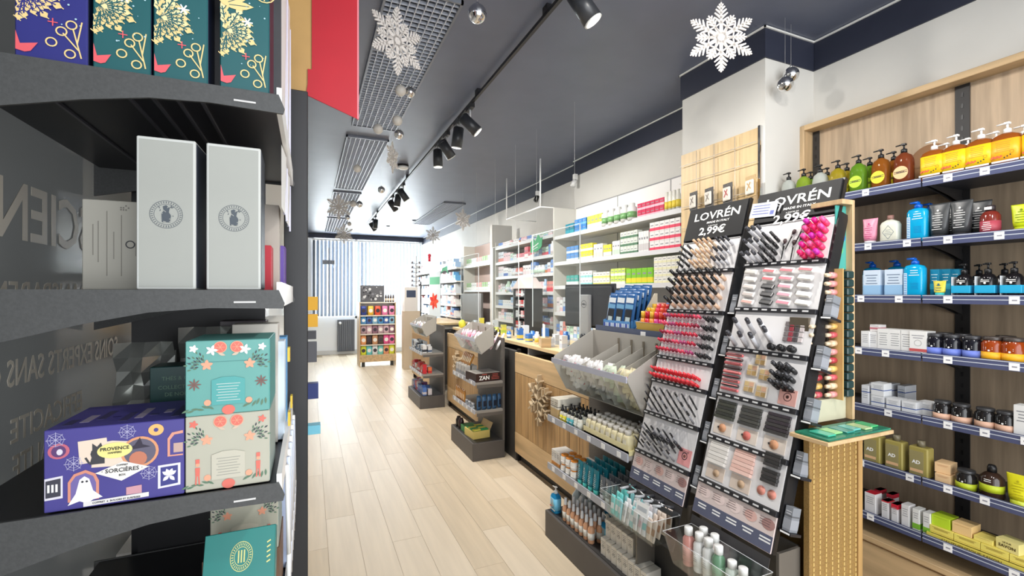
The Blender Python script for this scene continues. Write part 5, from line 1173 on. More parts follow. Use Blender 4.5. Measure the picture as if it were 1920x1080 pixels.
for i in range(4):
    for j in range(4): GT((1.392+.055*j, 2.01-.048*i, Zs[0]), -PI/2, 'grey tube on middle near shelf, %s from far end, %s row' % (nth(i), nth(j)))
GB2 = Proto(jar((210, 208, 204), (220, 218, 214), (200, 198, 194), .022, .06, INK), 'jar', 'pale small jars')
for i in range(1): GB2((1.385, 1.80-.05*i, Zs[0]), 0, 'small pale jar at near end of the middle shelf, %s' % nth(i))
# base
BBT = Proto(soap_bottle((50, 160, 215), (120, 200, 235), False, WHITE, .034, .11, ), 'gel bottle', 'blue gel bottles')
BBT((1.385, 2.50, .1636), -PI/2, 'blue gel bottle with white pump standing at the far corner of base')
for i in range(2): BBT((1.55, 2.18-.08*i, .1636), -PI/2, 'blue gel bottle with white pump behind the spray bottles, %s' % nth(i))
BBT((1.46, 2.075, .1636), -PI/2, 'blue gel bottle with white pump in front row by the cartons')
def spray(liq, cap):
    def fn():
        t = thing('spray_bottle', None, None); MB().lathe([(.018, 0), (.019, .003), (.019, .075), (.012, .088), (.009, .092)], mt(*liq, .1), 12).go('bottle', t)
        MB().lathe([(.010, .092), (.011, .098), (.008, .130), (.006, .134)], mt(*cap, .2), 10).go('cap', t); MB().lathe([(.0194, .02), (.0194, .055)], mt(225, 222, 214, .4), 12).go('label', t); return t
    return fn
SPB = Proto(spray((205, 155, 120), (225, 228, 232)), 'spray bottle', 'amber spray bottles')
for i in range(7):
    for j in range(3): SPB((1.385+.048*j, 2.38-.045*i-.01*j, .1636), 0, 'amber spray bottle with clear cap on the base, %s from far end, %s row' % (nth(i), nth(j)))
CB = Proto(lambda: MB().lathe([(.03, 0), (.032, .004), (.032, .09), (.012, .12), (.012, .14)], mt(200, 214, 222, .1), 14).go('clear_bottle'), 'bottle', 'clear bottles')
for i in range(3): CB((1.52, 2.47-.07*i, .1636), 0, 'large clear bottle behind the spray bottles, %s' % nth(i))
WC = Proto(carton((222, 216, 204), .038, .09, .085, (), 4, (120, 118, 110), circ=(60, 58, 56), top=(236, 231, 220)), 'carton', 'cream cartons on the base')
for k in range(2):
    for i in range(8-3*k): WC((1.375+.03*k, 1.985-.0445*i-.0*k, .1636+.0855*k), -PI/2+.1, 'cream carton with dark dot standing on the base, %s from far end, %s layer' % (nth(i), ['bottom', 'top'][k]))
for i in range(7): WC((1.51, 1.985-.0445*i, .1636), -PI/2+.1, 'cream carton with dark dot in the rear row of base, %s' % nth(i))
# second promo unit
_, _, inf = promo(3.92, 4.60, 'second', 'second promo unit in front of the counter, with black lettered carton', 0.04, (.446, .70), 1.35, 1.62, bd=(.13, .26, .19, .08))
heap(inf, [(240, 205, 215), (236, 170, 190), (232, 228, 228)], 35, 'pinkish packet in the second bin, %s counting from its far bottom corner', 'packets in the second bin', (.05, .02, .10))
for i in range(12):
    MB().loft([(.020, .003, 0), (.021, .008, .05), (.02, .002, .17)], mt(*[(232, 130, 165), (236, 200, 212), (225, 225, 228)][i % 3], .35), 8, 3).go('tall_packet', None, 'pink or white packet standing up in the second bin, %s' % nth(i), 'packet', 'packets in the second bin', loc=(1.50+.04*(i % 3), 4.48-.045*i, .98), rot=(-.5, 0, -PI/2))
ZC_ = Proto(carton((196, 192, 186), .045, .05, .10, ((.1, .4, (150, 150, 152)),), 2), 'carton', 'grey cartons on the second unit')
for i in range(4): ZC_((1.37, 4.55-.09*i, .701), -PI/2, 'grey carton on upper shelf of second unit, %s from far end' % nth(i)); ZC_((1.44, 4.55-.09*i, .701), -PI/2, 'grey carton in back row of second unit, %s from far end' % nth(i))
t = thing('lettered_carton', 'black display carton with white letters ZAN on second unit', 'display carton', (1.365, 3.93, .701), .12)
MB().box(0, .25, 0, .22, 0, .075, mt(52, 30, 28, .45), .001).go('carton', t); MB().box(.004, .246, .004, .216, .075, .077, mt(150, 146, 140, .5)).go('carton_top', t)
text('ZAN', .050, PAPER, t, (.085, -.0006, .018), RX, bold=.03); b = MB(); textlines(b, .155, .235, .06, 4, .014, -.0008, mt(190, 90, 80), 2, .005); b.box(.06, .11, -.001, -.0004, .062, .068, mt(190, 90, 80)); b.go('print', t)
SW = Proto(lambda: MB().loft([(.018, .002, 0), (.020, .010, .03), (.020, .010, .10), (.018, .002, .125)], mt(205, 140, 60, .35), 8, 3).box(-.012, .012, -.0115, -.0105, .03, .08, mt(235, 215, 180)).go('candy_packet'), 'packet', 'caramel coloured packets')
for i in range(6): SW((1.37, 4.53-.05*i, .4466), -PI/2, 'caramel packet on the lower shelf of second unit, %s' % nth(i)); SW((1.42, 4.55-.05*i, .80), (-.3, .4, -PI/2), 'caramel packet hanging above the grey cartons, %s' % nth(i))
BK = Proto(lambda: MB().loft([(.020, .002, 0), (.022, .012, .03), (.022, .012, .10), (.020, .002, .130)], mt(60, 100, 140, .35), 8, 3).box(-.014, .014, -.0135, -.0125, .03, .08, mt(24, 34, 54)).go('snack_packet'), 'packet', 'dark blue packets')
for i in range(4):
    for j in range(2): BK((1.40+.06*j+.05*i, 3.955+.02*j, .4466), .2, 'dark blue packet at near end of second unit, %s %s' % (nth(i), ['front', 'back'][j]))
SJ = Proto(jar((120, 124, 130), (196, 196, 200), (160, 165, 170), .018, .05), 'jar', 'small steel jars')
for i in range(5): SJ((1.37+.01*(i % 2), 4.20-.045*i, .4466), 0, 'small grey jar in the middle of lower shelf on second unit, %s' % nth(i))
MB().lathe([(.03, 0), (.03, .07), (.02, .09), (.02, .10)], mt(40, 34, 34, .2), 14).go('dark_jar', None, 'dark jar at far end on the base of second unit', 'jar', loc=(1.38, 4.50, .1636)); MB().lathe([(.028, 0), (.028, .07), (.02, .09), (.02, .10)], mt(56, 34, 40, .2), 14).go('dark_jar', None, 'purple brown jar beside the dark one on second base', 'jar', loc=(1.38, 4.42, .1636))
t = thing('tea_carton', 'open yellow and green display carton on the base of second unit', 'display carton', (1.37, 4.02, .1636), .1)
MB().box(0, .17, 0, .20, 0, .07, mt(226, 205, 120, .5), .001).box(.01, .16, .01, .19, .07, .072, mt(30, 140, 90, .5)).go('carton', t); MB().add([(.17, 0, .07), (.17, .2, .07), (.20, .2, .13), (.20, 0, .13), (.172, 0, .07), (.172, .2, .07), (.202, .2, .13), (.202, 0, .13)], [(0, 1, 2, 3), (7, 6, 5, 4), (0, 3, 7, 4), (1, 5, 6, 2), (2, 6, 7, 3)], mt(210, 180, 130, .6)).go('flap', t)
for i in range(4):
    for j in range(2): MB().box(.012+j*.075, .082+j*.075, .012+i*.045, .05+i*.045, .072, .082, mt(40, 150, 90) if (i+j) % 2 else mt(225, 220, 90)).go('tea_packet', t)
t = thing('tea_carton', 'small green and white carton behind the yellow one', 'display carton', (1.37, 4.24, .1636), .1)
MB().box(0, .12, 0, .12, 0, .06, mt(70, 150, 90, .5), .001).go('carton', t)
# third promo unit
_, _, inf = promo(5.97, 6.75, 'third', 'third promo unit farther down the aisle beside the counter', 0.02, (.446, .72), 1.33, 1.62, bd=(.13, .27, .20, .08))
heap(inf, [(235, 228, 225), (220, 212, 220), (236, 220, 205)], 30, 'pale packet in the third bin, %s counting from its far bottom corner', 'packets in the third bin')
PAL = [(206, 50, 60), (225, 225, 228), (70, 90, 140), (235, 190, 120), (160, 60, 90), (90, 150, 190), (240, 240, 240), (120, 60, 60)]
rnd = random.Random(11)
MP = {}
def smallbox(c, c2, w, h, d=.05, round_=False, nm='small_box'):
    k = (c, c2, w, h, d, round_)
    if k not in MP:
        if round_: MP[k] = MB().lathe([(w*.48, 0), (w*.48, h*.75), (w*.3, h*.82), (w*.3, h)], mt(*c, .3), 10).lathe([(w*.49, h*.15), (w*.49, h*.5)], mt(*c2, .4), 10).mesh(nm)
        else:
            b = MB().box(-w/2, w/2, 0, d, 0, h, mt(*c, .5)); b.box(-w/2-.0006, w/2+.0006, -.0006, d, h*.12, h*.42, mt(*c2, .5)); b.box(-w*.3, w*.3, -.0012, -.0002, h*.62, h*.72, mt(150, 150, 155)); MP[k] = b.mesh(nm)
    return MP[k]
def put_small(c, c2, w, h, loc, rz, label, cat, group, d=.05, round_=False, nm='small_box'):
    o = bpy.data.objects.new(nm, smallbox(c, c2, w, h, d, round_, nm)); COL.objects.link(o); return tag(o, label, cat, group, None, loc, rz)
for z, nm, pal in ((.1636, 'base', [(80, 120, 190), (180, 60, 90), (110, 60, 120), (205, 200, 205)]), (.4466, 'lower shelf', [(205, 40, 50), (240, 240, 240), (225, 120, 70)]), (.7206, 'upper shelf', [(60, 80, 110), (225, 225, 225), (150, 170, 190), (40, 44, 54)])):
    for i in range(11):
        for j in range(2):
            c = rnd.choice(pal); put_small(c, rnd.choice(pal), .055, rnd.choice((.08, .1, .12)), (1.36+.07*j, 6.71-.066*i, z), -PI/2, 'packet on the %s of third promo unit, %s from far end, %s' % (nm, nth(i), ['front', 'back'][j]), 'packet', 'packets on the third promo unit', nm='carton')

# ------------------------------------------------------------------ counters
def counter(y0, y1, nm, label, x=1.68, xt=1.76, x1=2.30):
    t = thing('counter', label, 'counter', (0, 0, 0), 0, 'sales counters')
    MB().box(x+.022, x+.05, y0, y1, .09, .97, OAKY).go('front_carcass', t)
    MB().box(x, x+.022, y0, y1, .80, .975, OAKY, .0015).go('top_fascia', t)
    MB().box(x, x+.022, y0, y1, .09, .27, OAKY, .0015).go('bottom_fascia', t)
    n = max(3, int((y1-y0)/.125)); L = (y1-y0)/n
    for i in range(n): MB().box(x+.001, x+.022, y0+i*L+.002, y0+(i+1)*L-.002, .273, .797, OAKD, .002).go('panel_board', t)
    MB().box(x+.05, x1, y0, y1, .93, .95, mt(60, 58, 56)).box(x+.06, x+.08, y0, y1, 0, .09, DARK).go('plinth', t)
    MB().box(x+.06, x1, y0+.03, y0+.05, .1, .93, CHAR).box(x+.06, x1, y1-.05, y1-.03, .1, .93, CHAR).go('end_panel', t)
    for y in [y0+(y1-y0)*f for f in (.02, .5, .95)]: MB().box(xt+.02, x1-.05, y, y+.02, .95, 1.02, mt(190, 188, 184)).go('riser', t)
    MB().box(xt, x1, y0-.05, y1+.02, 1.02, 1.05, mt(222, 196, 150, .35, kind='woody', noise=.1), .002).go('worktop', t)
    MB().box(x+.03, x+.06, y1, y1+.03, 0, 1.0, BLACK).go('gap_shade_strip', t)  # black strip put in for the shade in the gap between counters
counter(2.30, 3.78, 'near', 'nearest oak counter with grooved front boards and wooden snowflake')
counter(4.55, 6.0, 'second', 'second oak counter behind the second promo unit')
counter(6.9, 8.3, 'third', 'third counter farther back near the window')
MB().box(1.70, 1.74, 3.80, 4.52, 0, .98, CHAR, .002).go('counter_infill', None, 'dark grey infill panel between the two oak counters', 'panel')
MB().box(1.76, 2.30, 3.80, 4.52, 1.02, 1.05, mt(222, 196, 150, .35, kind='woody', noise=.1), .001).go('bridge_worktop', None, 'pale oak worktop bridging the two oak counters', 'worktop')
WF = mt(196, 176, 146, .6)
for X, Y, Z, R, lb in ((1.655, 3.25, .66, .20, 'large openwork wooden snowflake leaning on the nearest counter front'), (1.655, 5.47, .63, .17, 'wooden snowflake leaning on the second counter front')):
    t = thing('wooden_snowflake', lb, 'snowflake ornament', (X, Y, Z), -PI/2)
    b = MB()
    for k in range(6):
        a = PI/2+k*PI/3; ca, sa = math.cos(a), math.sin(a)
        b.bar2((0, 0), (R*ca, R*sa), R*.035, .018, WF)
        for q, l in ((.38, .30), (.66, .26)):
            for sg in (-1, 1): p = (R*q*ca, R*q*sa); b.bar2(p, (p[0]+R*l*math.cos(a+sg*1.0), p[1]+R*l*math.sin(a+sg*1.0)), R*.03, .018, WF)
    b.go('snowflake_frame', t)
# raised shelf behind near bin with snacks; monitor; screens
rsf = thing('raised_shelf', 'grey blue raised shelf behind the near bin carrying snack displays', 'shelf', (0, 0, 0))
MB().box(1.68, 1.93, 1.80, 2.50, 1.265, 1.285, mt(70, 76, 96, .35)).go('shelf_board', rsf); MB().box(1.674, 1.68, 1.80, 2.50, 1.255, 1.30, mt(86, 96, 122, .3)).go('price_rail', rsf)
MB().box(1.90, 1.93, 1.83, 1.86, 1.05, 1.265, CHAR).go('support', rsf); MB().box(1.90, 1.93, 2.44, 2.47, 1.05, 1.265, CHAR).go('support', rsf); MB().box(1.6725, 1.674, 2.02, 2.06, 1.262, 1.290, TAG).go('price_label', rsf)
t = thing('snack_display', 'blue printed snack display carton on the raised shelf', 'display carton', (1.69, 2.44, 1.2855), -PI/2)
MB().box(0, .27, 0, .17, 0, .002, mt(70, 130, 190)).box(0, .27, 0, .003, 0, .05, mt(90, 150, 210, .5)).box(0, .27, .167, .17, 0, .10, mt(70, 130, 190)).prism([(0, 0), (.17, 0), (.17, .10), (0, .05)], 0, .003, mt(70, 130, 190), 'x').prism([(0, 0), (.17, 0), (.17, .10), (0, .05)], .267, .27, mt(70, 130, 190), 'x').go('carton', t)
b = MB()
for i in range(14): b.box(.008+.018*i, .020+.018*i, -.0006, -.0001, .012, .036, mt(225, 230, 240) if i % 3 else mt(80, 80, 170))
b.go('print', t)
SN = Proto(lambda: MB().loft([(.042, .002, 0), (.044, .010, .012), (.044, .010, .195), (.042, .002, .215)], mt(40, 92, 150, .3), 10, 4).box(-.030, .030, -.0115, -.0105, .015, .115, mt(24, 28, 36, .4)).box(-.036, .036, -.0115, -.0105, .12, .145, mt(110, 165, 205)).box(-.034, .034, -.0115, -.0105, .155, .185, mt(225, 232, 238)).box(-.020, .020, -.0122, -.0115, .035, .07, mt(190, 205, 205)).go('snack_bag'), 'snack bag', 'blue snack bags')
for j in range(4):
    for i in range(3): SN((1.705+.036*j, 2.385-.085*i, 1.289+.016*j), (-.12, .06, -PI/2), 'blue and black snack bag in display carton, %s from far side, %s row' % (nth(i), nth(j)))
open_tray('snack_tray', 'pale divided tray of bright pink and orange tubes on raised shelf', (1.70, 2.12, 1.290), .26, .12, .05, .008, m=mt(230, 190, 90, .4))
MB().prism([(1.70, 1.289), (1.86, 1.289), (1.86, 1.50), (1.84, 1.50)], 2.140, 2.144, mt(214, 206, 186, .5)).go('tray_side', None, 'pale cardboard side wall of the pink tube display', 'display side')
LB = [Proto(stick(c, c2, .016, .10, .6), 'lip balm', 'bright lip balm tubes') for c, c2 in (((225, 40, 110), (235, 90, 60)), ((215, 30, 60), (200, 30, 50)), ((240, 150, 40), (235, 190, 60)), ((205, 40, 140), (235, 60, 90)))]
for i in range(7):
    for j in range(3): LB[0 if i > 4 else (2 if i == 0 else (i+j) % 4)]((1.73+.04*j, 2.105-.037*i, 1.30+.02*j), (-PI/2-.2, 0, -PI/2) if False else (PI*1.5, 0, -PI/2), 'bright pink, red or orange balm tube on raised shelf, %s from left, %s row' % (nth(i), nth(j)))
TL = thing('teal_stand', 'small teal stepped stand right of the snack displays', 'display', (1.84, 1.93, 1.2855), -PI/2)
for i in range(4): MB().box(-.03, .07, .01*i, .10, .04*i, .04*i+.036, mt(40, 160, 160, .4), .001).go('step', TL)
mo = thing('monitor', 'black computer monitor seen from behind on the nearest counter', 'monitor', (1.93, 2.98, 1.05), -PI/2+.18)
MB().box(-.27, .27, 0, .02, .19, .52, mt(58, 60, 64, .4), .004).box(-.25, .25, -.018, 0, .21, .50, mt(66, 68, 72, .45), .004).go('screen_housing', mo)
MB().box(-.055, .055, -.045, -.018, .02, .44, mt(172, 172, 172, .35), .004).go('stand_column', mo); MB().box(-.11, .11, -.12, .10, 0, .015, mt(160, 160, 160, .4), .003).go('stand_foot', mo)
b = MB(); ringpoly(b, 0, .37, .028, .003, -.0456, mt(80, 82, 86), 22); b.go('logo_ring', mo); text('DELL', .018, mt(80, 82, 86), mo, (0, -.0458, .3635), RX, bold=.02)
MB().lathe([(.0, .0), (.03, 0), (.03, .012), (.0, .012)], BLACK).go('cable_hole', mo, loc=(0, -.046, .12), rot=(PI/2, 0, 0))
# hanging acrylic screens
GLS = clearmat('clear_screen', (.95, .97, .97), .07)
for i, (y0, y1, z0_, z1_) in enumerate([(2.95, 3.75, 1.20, 2.02), (4.05, 4.75, 1.15, 2.0), (5.2, 5.9, 1.15, 1.98)]):
    t = thing('acrylic_screen', 'clear acrylic screen hanging above the counter, %s from the pillar' % nth(i), 'screen', (1.84, y0, z0_), 0, 'hanging acrylic screens')
    L, hh = y1-y0, z1_-z0_; MB().box(-.002, .002, 0, L, 0, hh, GLS).go('pane', t)
    b = MB().box(-.0035, .0035, 0, .004, 0, hh, mt(225, 230, 232, .3)).box(-.0035, .0035, L-.004, L, 0, hh, mt(225, 230, 232, .3)).box(-.0035, .0035, 0, L, hh-.004, hh, mt(215, 220, 222, .3)); b.go('edge', t)
    for y in (.08, L-.08): MB().cyl((0, y, hh), (0, y, ZC-z0_), .0006, .0006, LGREY, 5).go('wire', t)
bt = thing('ceiling_bracket', 'white wire frame hanging from the ceiling above second screen', 'bracket', (2.2, 4.3, 2.4))
MB().path([(0, 0, .5), (0, 0, 0), (.0, .9, 0), (0, .9, .5)], .008, WHITE, 6).path([(0, 0, 0), (.4, 0, 0)], .006, WHITE, 6).path([(0, .9, 0), (.4, .9, 0)], .006, WHITE, 6).go('frame', bt)
for i, y in enumerate((4.3, 5.2)):
    t = thing('wall_spotlight', 'small spotlight under the navy band, %s above the white shelves' % ['nearer', 'farther'][i], 'spotlight', (2.62, y, 2.72), 0, 'small band spotlights')
    MB().box(-.02, .02, -.02, .02, .0, .06, WHITE).go('mount', t); MB().cyl((0, 0, 0), (-.03, 0, -.07), .025, .03, BLACK if i else WHITE, 12).go('lamp_head', t)
# counter clutter
crnd = random.Random(4)
for i in range(14):
    c = crnd.choice([(235, 235, 238), (225, 230, 240), (60, 120, 200), (236, 220, 120), (205, 210, 216), (240, 180, 60)])
    put_small(c, crnd.choice([(200, 210, 230), (235, 235, 235), (225, 200, 90)]), .05+.02*(i % 2), .07+.02*(i % 4), (1.85+.11*(i % 2), 3.05+.105*i, 1.0505), -PI/2+crnd.uniform(-.3, .3), 'small product standing on the near worktop edge, %s from the monitor' % nth(i), 'product', 'products on the worktop', round_=i % 3 == 0, nm='product')
for i in range(10):
    c = crnd.choice([(235, 235, 238), (225, 230, 240), (236, 225, 90), (205, 210, 216)])
    put_small(c, crnd.choice([(200, 210, 230), (235, 235, 235), (190, 215, 90)]), .05, .08+.02*(i % 4), (1.86+.10*(i % 2), 4.66+.12*i, 1.0505), -PI/2, 'small product on the second worktop, %s from near end' % nth(i), 'product', 'products on the worktop', round_=i % 2 == 0, nm='product')
t = thing('wooden_box', 'small oak box with cards on the near worktop', 'box', (1.80, 3.55, 1.0505), -PI/2-.3)
MB().box(0, .14, 0, .08, 0, .08, OAKY, .002).go('box_body', t); MB().box(.02, .12, .03, .034, .08, .19, PAPER).go('card', t)
t = thing('card_reader', 'black card terminal lying on the near worktop', 'card terminal', (1.79, 2.62, 1.0505), .3)
MB().prism([(0, 0), (.12, 0), (.12, .05), (.09, .07), (0, .02)], 0, .08, mt(40, 40, 44, .4)).go('terminal_body', t); MB().box(-.10, .02, -.01, .09, 0, .004, mt(60, 60, 64)).go('mat', t)
t = thing('card_reader', 'dark card terminal on the second worktop', 'card terminal', (1.80, 4.62, 1.0505), .3); MB().prism([(0, 0), (.10, 0), (.10, .05), (.07, .07), (0, .02)], 0, .08, mt(50, 50, 54, .4)).go('terminal_body', t)
MB().sph((0, 0, .05), .05, mt(225, 225, 80, .5), 10, 6, 1.1).go('yellow_plush', None, 'yellow green plush toy sitting on the second worktop', 'toy', loc=(1.84, 5.85, 1.0505))
# little red roofed stand
t = thing('counter_rack', 'dark counter rack with roof shaped top and red packs', 'rack', (2.0, 4.55, 1.05), -PI/2)
MB().box(0, .02, 0, .2, 0, .50, DARK).go('side', t); MB().box(.28, .30, 0, .2, 0, .50, DARK).go('side', t); MB().prism([(-.02, .50), (.15, .62), (.32, .50)], 0, .2, mt(225, 205, 200)).go('roof', t)
for i in range(4): MB().box(.02, .28, 0, .2, .08+.11*i, .09+.11*i, DARK).go('ledge', t)
for i in range(4):
    for j in range(4): put_small([(205, 60, 60), (225, 225, 225), (60, 50, 50), (235, 190, 190)][(i+j) % 4], (225, 225, 225), .05, .07, (2.02, 4.50-.065*j, 1.1405+.11*i), -PI/2, 'small pack in the roof topped counter rack, %s ledge, %s' % (nth(i), nth(j)), 'packet', 'packs in the counter rack', nm='packet')

# ------------------------------------------------------------------ white wall shelves behind the counters
def wall_shelf(y0, y1, zs, label, seams=(), x=2.35, xb=2.62, top=2.40, backc=mt(240, 239, 236, .6), ends=True):
    t = thing('wall_shelving', label, 'shelving', (0, 0, 0), 0, 'white wall shelving')
    MB().box(xb, xb+.03, y0, y1, .2, top, backc).go('back_panel', t)
    for s_ in seams: MB().box(xb-.003, xb, s_-.004, s_+.004, .3, top, mt(165, 165, 165)).go('seam_strip', t)
    MB().box(xb-.002, xb+.03, y0, y1, top, top+.01, mt(150, 150, 152)).go('top_rail', t)
    for z in zs:
        s = MB().box(x+.004, xb, y0+.005, y1-.005, z-.025, z, mt(214, 212, 206, .5)).go('shelf', t)
        MB().box(x, x+.004, y0+.005, y1-.005, z-.028, z+.008, mt(226, 226, 228, .3)).go('price_rail', s)
    if ends: MB().box(x, xb, y1, y1+.02, .2, top, mt(214, 212, 204, .5)).go('end_panel', t)
    return t
wall_shelf(2.385, 4.28, (2.085, 1.815, 1.57, 1.30, 1.05, .8), 'white wall shelving behind the near counter, left of the pillar', (2.86, 3.55))
wall_shelf(4.30, 5.95, (2.12, 1.91, 1.715, 1.51, 1.33, 1.15, .95), 'white wall shelving crowded with care products, middle bay', (4.9, 5.4), top=2.2)
wall_shelf(6.3, 7.6, (1.95, 1.55), 'pinkish recessed shelving beyond the white upright', (), 2.42, top=2.3, backc=mt(196, 176, 168, .6))
wall_shelf(7.65, 10.9, (1.95, 1.72, 1.5, 1.3, 1.1, .9), 'far white wall shelving near the window', (8.6, 9.6), 2.30, top=2.15)
MB().box(2.32, 2.62, 6.0, 6.08, .2, 2.45, mt(206, 204, 198, .5)).go('white_upright', None, 'tall off-white upright between the middle and far shelving', 'post')
MB().box(2.34, 2.37, 6.5, 7.45, 0, 1.50, mt(120, 118, 116, .5)).go('grey_door_panel', None, 'grey door panel below the pinkish recess', 'door')
WH = (236, 236, 234)
def run(z, px0, px1, n, h, c, c2, what, group, X=2.375, tiers=1, round_=False, dd=.05, cat='medicine box', nm='medicine_box', w=None):
    ya, yb = YX(px0, X), YX(px1, X); st_ = (ya-yb)/n
    for k in range(tiers):
        for i in range(n): put_small(c, c2, (w or st_*.93), h/tiers*.98, (X, ya-st_*(i+.5), z+.0005+k*h/tiers), -PI/2, what % (nth(i)+('' if tiers == 1 else ', %s tier' % ['lower', 'upper', 'third', 'fourth'][k])), cat, group, dd, round_, nm)
G1 = 'goods on the top white shelf'; G2 = 'goods on the second white shelf'; G3 = 'goods on the third white shelf'
run(2.085, 1060, 1076, 2, .11, (30, 130, 150), (60, 170, 190), 'teal carton on top white shelf, %s', G1)
run(2.085, 1077, 1099, 3, .13, (60, 130, 200), (110, 170, 230), 'blue carton on top white shelf, %s', G1, tiers=2)
run(2.085, 1101, 1129, 4, .13, (205, 220, 90), (235, 235, 230), 'lime and white carton on top white shelf, %s', G1)
run(2.085, 1131, 1192, 5, .14, WH, (120, 170, 110), 'white canister with green label on top white shelf, %s', G1, round_=True, cat='canister', nm='canister')
run(2.085, 1195, 1245, 6, .12, (214, 50, 90), (236, 190, 205), 'crimson carton on top white shelf, %s', G1, tiers=2)
run(2.085, 1247, 1276, 4, .15, (238, 236, 226), (240, 215, 80), 'white bottle with yellow label on top white shelf, %s', G1, round_=True, cat='bottle', nm='bottle')
run(1.815, 1062, 1084, 3, .15, (90, 150, 215), (225, 235, 245), 'blue and white carton on second white shelf, %s', G2, tiers=2)
run(1.815, 1086, 1111, 4, .15, (235, 222, 70), (240, 240, 225), 'yellow carton on second white shelf, %s', G2, tiers=2)
run(1.815, 1113, 1130, 3, .13, WH, (235, 220, 200), 'white carton on second white shelf, %s', G2)
run(1.815, 1131, 1146, 3, .11, (238, 225, 70), (240, 240, 230), 'yellow topped white carton on second white shelf, %s', G2)
run(1.815, 1148, 1162, 3, .13, WH, (200, 220, 200), 'white carton left of the dotted cartons, %s', G2)
run(1.815, 1163, 1195, 5, .19, (226, 232, 222), (90, 130, 100), 'white carton with dark green dots, %s', G2, tiers=3)
run(1.815, 1197, 1216, 4, .17, WH, (210, 205, 205), 'tall white carton on second white shelf, %s', G2)
run(1.815, 1218, 1276, 6, .22, (240, 236, 234), (232, 70, 100), 'white carton with crimson square, %s', G2, tiers=3)
run(1.57, 1062, 1084, 3, .11, (60, 160, 150), (235, 240, 236), 'teal and white carton on third white shelf, %s', G3)
run(1.57, 1086, 1110, 4, .14, WH, (140, 200, 200), 'white carton with teal band on third white shelf, %s', G3, tiers=2)
run(1.57, 1112, 1143, 5, .12, (238, 236, 220), (235, 225, 120), 'white and yellow carton on third white shelf, %s', G3, tiers=2)
run(1.57, 1145, 1172, 4, .14, (205, 230, 110), (236, 240, 226), 'pale green carton on third white shelf, %s', G3, tiers=2)
run(1.57, 1174, 1224, 5, .13, (130, 200, 50), (238, 220, 60), 'bright green and yellow carton on third white shelf, %s', G3)
run(1.57, 1226, 1276, 6, .20, (238, 236, 228), (232, 228, 190), 'white carton by the pillar on third shelf, %s', G3, tiers=4)
rnd = random.Random(21)
PALM = [WH, (225, 232, 240), (236, 225, 228), (220, 226, 232), (236, 200, 205), (170, 200, 232), (238, 238, 238), (110, 150, 215), (232, 150, 140), (200, 225, 205)]
for k, z in enumerate((1.30, 1.05)):
    for i in range(26): put_small(rnd.choice(PALM), rnd.choice(PALM), .06, rnd.choice((.10, .13, .16)), (2.375, 4.24-.068*i, z+.0005), -PI/2, 'small carton on the %s white shelf behind the monitor, %s' % (['fourth', 'fifth'][k], nth(i)), 'medicine box', 'goods on lower white shelves', nm='medicine_box')
shn = ['top', 'second', 'third', 'fourth', 'fifth', 'sixth', 'lowest']
for k, z in enumerate((2.12, 1.91, 1.715, 1.51, 1.33, 1.15, .95)):
    y = 5.90; i = 0
    while y > 4.36:
        w_ = rnd.choice((.045, .055, .07)); hh = rnd.choice((.08, .10, .12, .145)) if k else .06; n = rnd.choice((1, 2, 3)); c, c2 = rnd.choice(PALM), rnd.choice(PALM+[(225, 60, 80), (60, 100, 180), (205, 130, 80)]); rd = rnd.random() < .35
        if k == 1 and 4.9 < y < 5.4: c, c2 = (225, 120, 130), WH
        for _ in range(n):
            if y > 4.36: put_small(c, c2, w_, hh, (2.375, y-w_/2, z+.0005), -PI/2, 'small %s on the %s shelf of the middle bay, %s from left' % ('bottle' if rd else 'carton', shn[k], nth(i)), 'bottle' if rd else 'carton', 'care products in the middle bay', .05, rd, 'care_bottle' if rd else 'care_box'); i += 1
            y -= w_+.006
t = thing('leaf_sign', 'green leaf shaped cardboard sign hanging over the middle bay', 'sign', (2.30, 4.72, 1.96), -PI/2)
b = MB().prism([(-.02, 0), (-.02, .12), (.05, .15), (.10, .12), (.17, .19), (.23, .13), (.27, .15), (.25, .05), (.20, .02), (.10, 0)], 0, .004, mt(60, 170, 110, .5)).go('leaf_card', t); b = MB(); line(b, .02, .05, .18, .09, .006, -.0005, PAPER); line(b, .04, .03, .16, .05, .004, -.0005, PAPER); b.go('print', t)
for k, z in enumerate((1.95, 1.55)):
    for i in range(14): put_small([(140, 180, 110), (225, 225, 220), (214, 150, 140)][i//3 % 3], (235, 235, 230), .075, .12, (2.45, 7.5-.085*i, z+.0005), -PI/2, 'carton in the pinkish recess, %s shelf, %s from left' % (['upper', 'lower'][k], nth(i)), 'carton', 'cartons in the pinkish recess', nm='carton')
for k, z in enumerate((1.95, 1.72, 1.5, 1.3, 1.1, .9)):
    b = MB()
    for i in range(30):
        h_, y = rnd.choice((.10, .14, .16)), 10.8-.103*i; b.box(2.32, 2.42, y-.046, y+.046, 0, h_, mt(*rnd.choice(PALM+[(110, 180, 230)]))); b.box(2.318, 2.32, y-.046, y+.046, h_*.12, h_*.42, mt(*rnd.choice(PALM+[(90, 160, 220)])))
    b.go('distant_cartons', None, 'row of small cartons on the %s shelf of the far shelving' % shn[k], 'cartons', kind='stuff', loc=(0, 0, z+.0005))
t = thing('hanging_card', 'green cardboard shape hanging in front of the far shelving', 'sign', (2.2, 8.3, 1.86), -PI/2+.4); MB().prism([(0, 0), (.05, .10), (.18, .13), (.22, 0), (.15, .05), (.08, .05)], 0, .004, mt(120, 205, 165, .5)).go('card', t)
t = thing('poster_stand', 'poster with red flower and green heading beside the far shelving', 'poster', (2.12, 8.85, 1.05), -PI/2+.3)
MB().box(0, .40, 0, .01, .0, .85, mt(225, 235, 240, .5)).box(.02, .38, -.001, 0, .62, .76, mt(110, 190, 150)).go('board', t); b = MB()
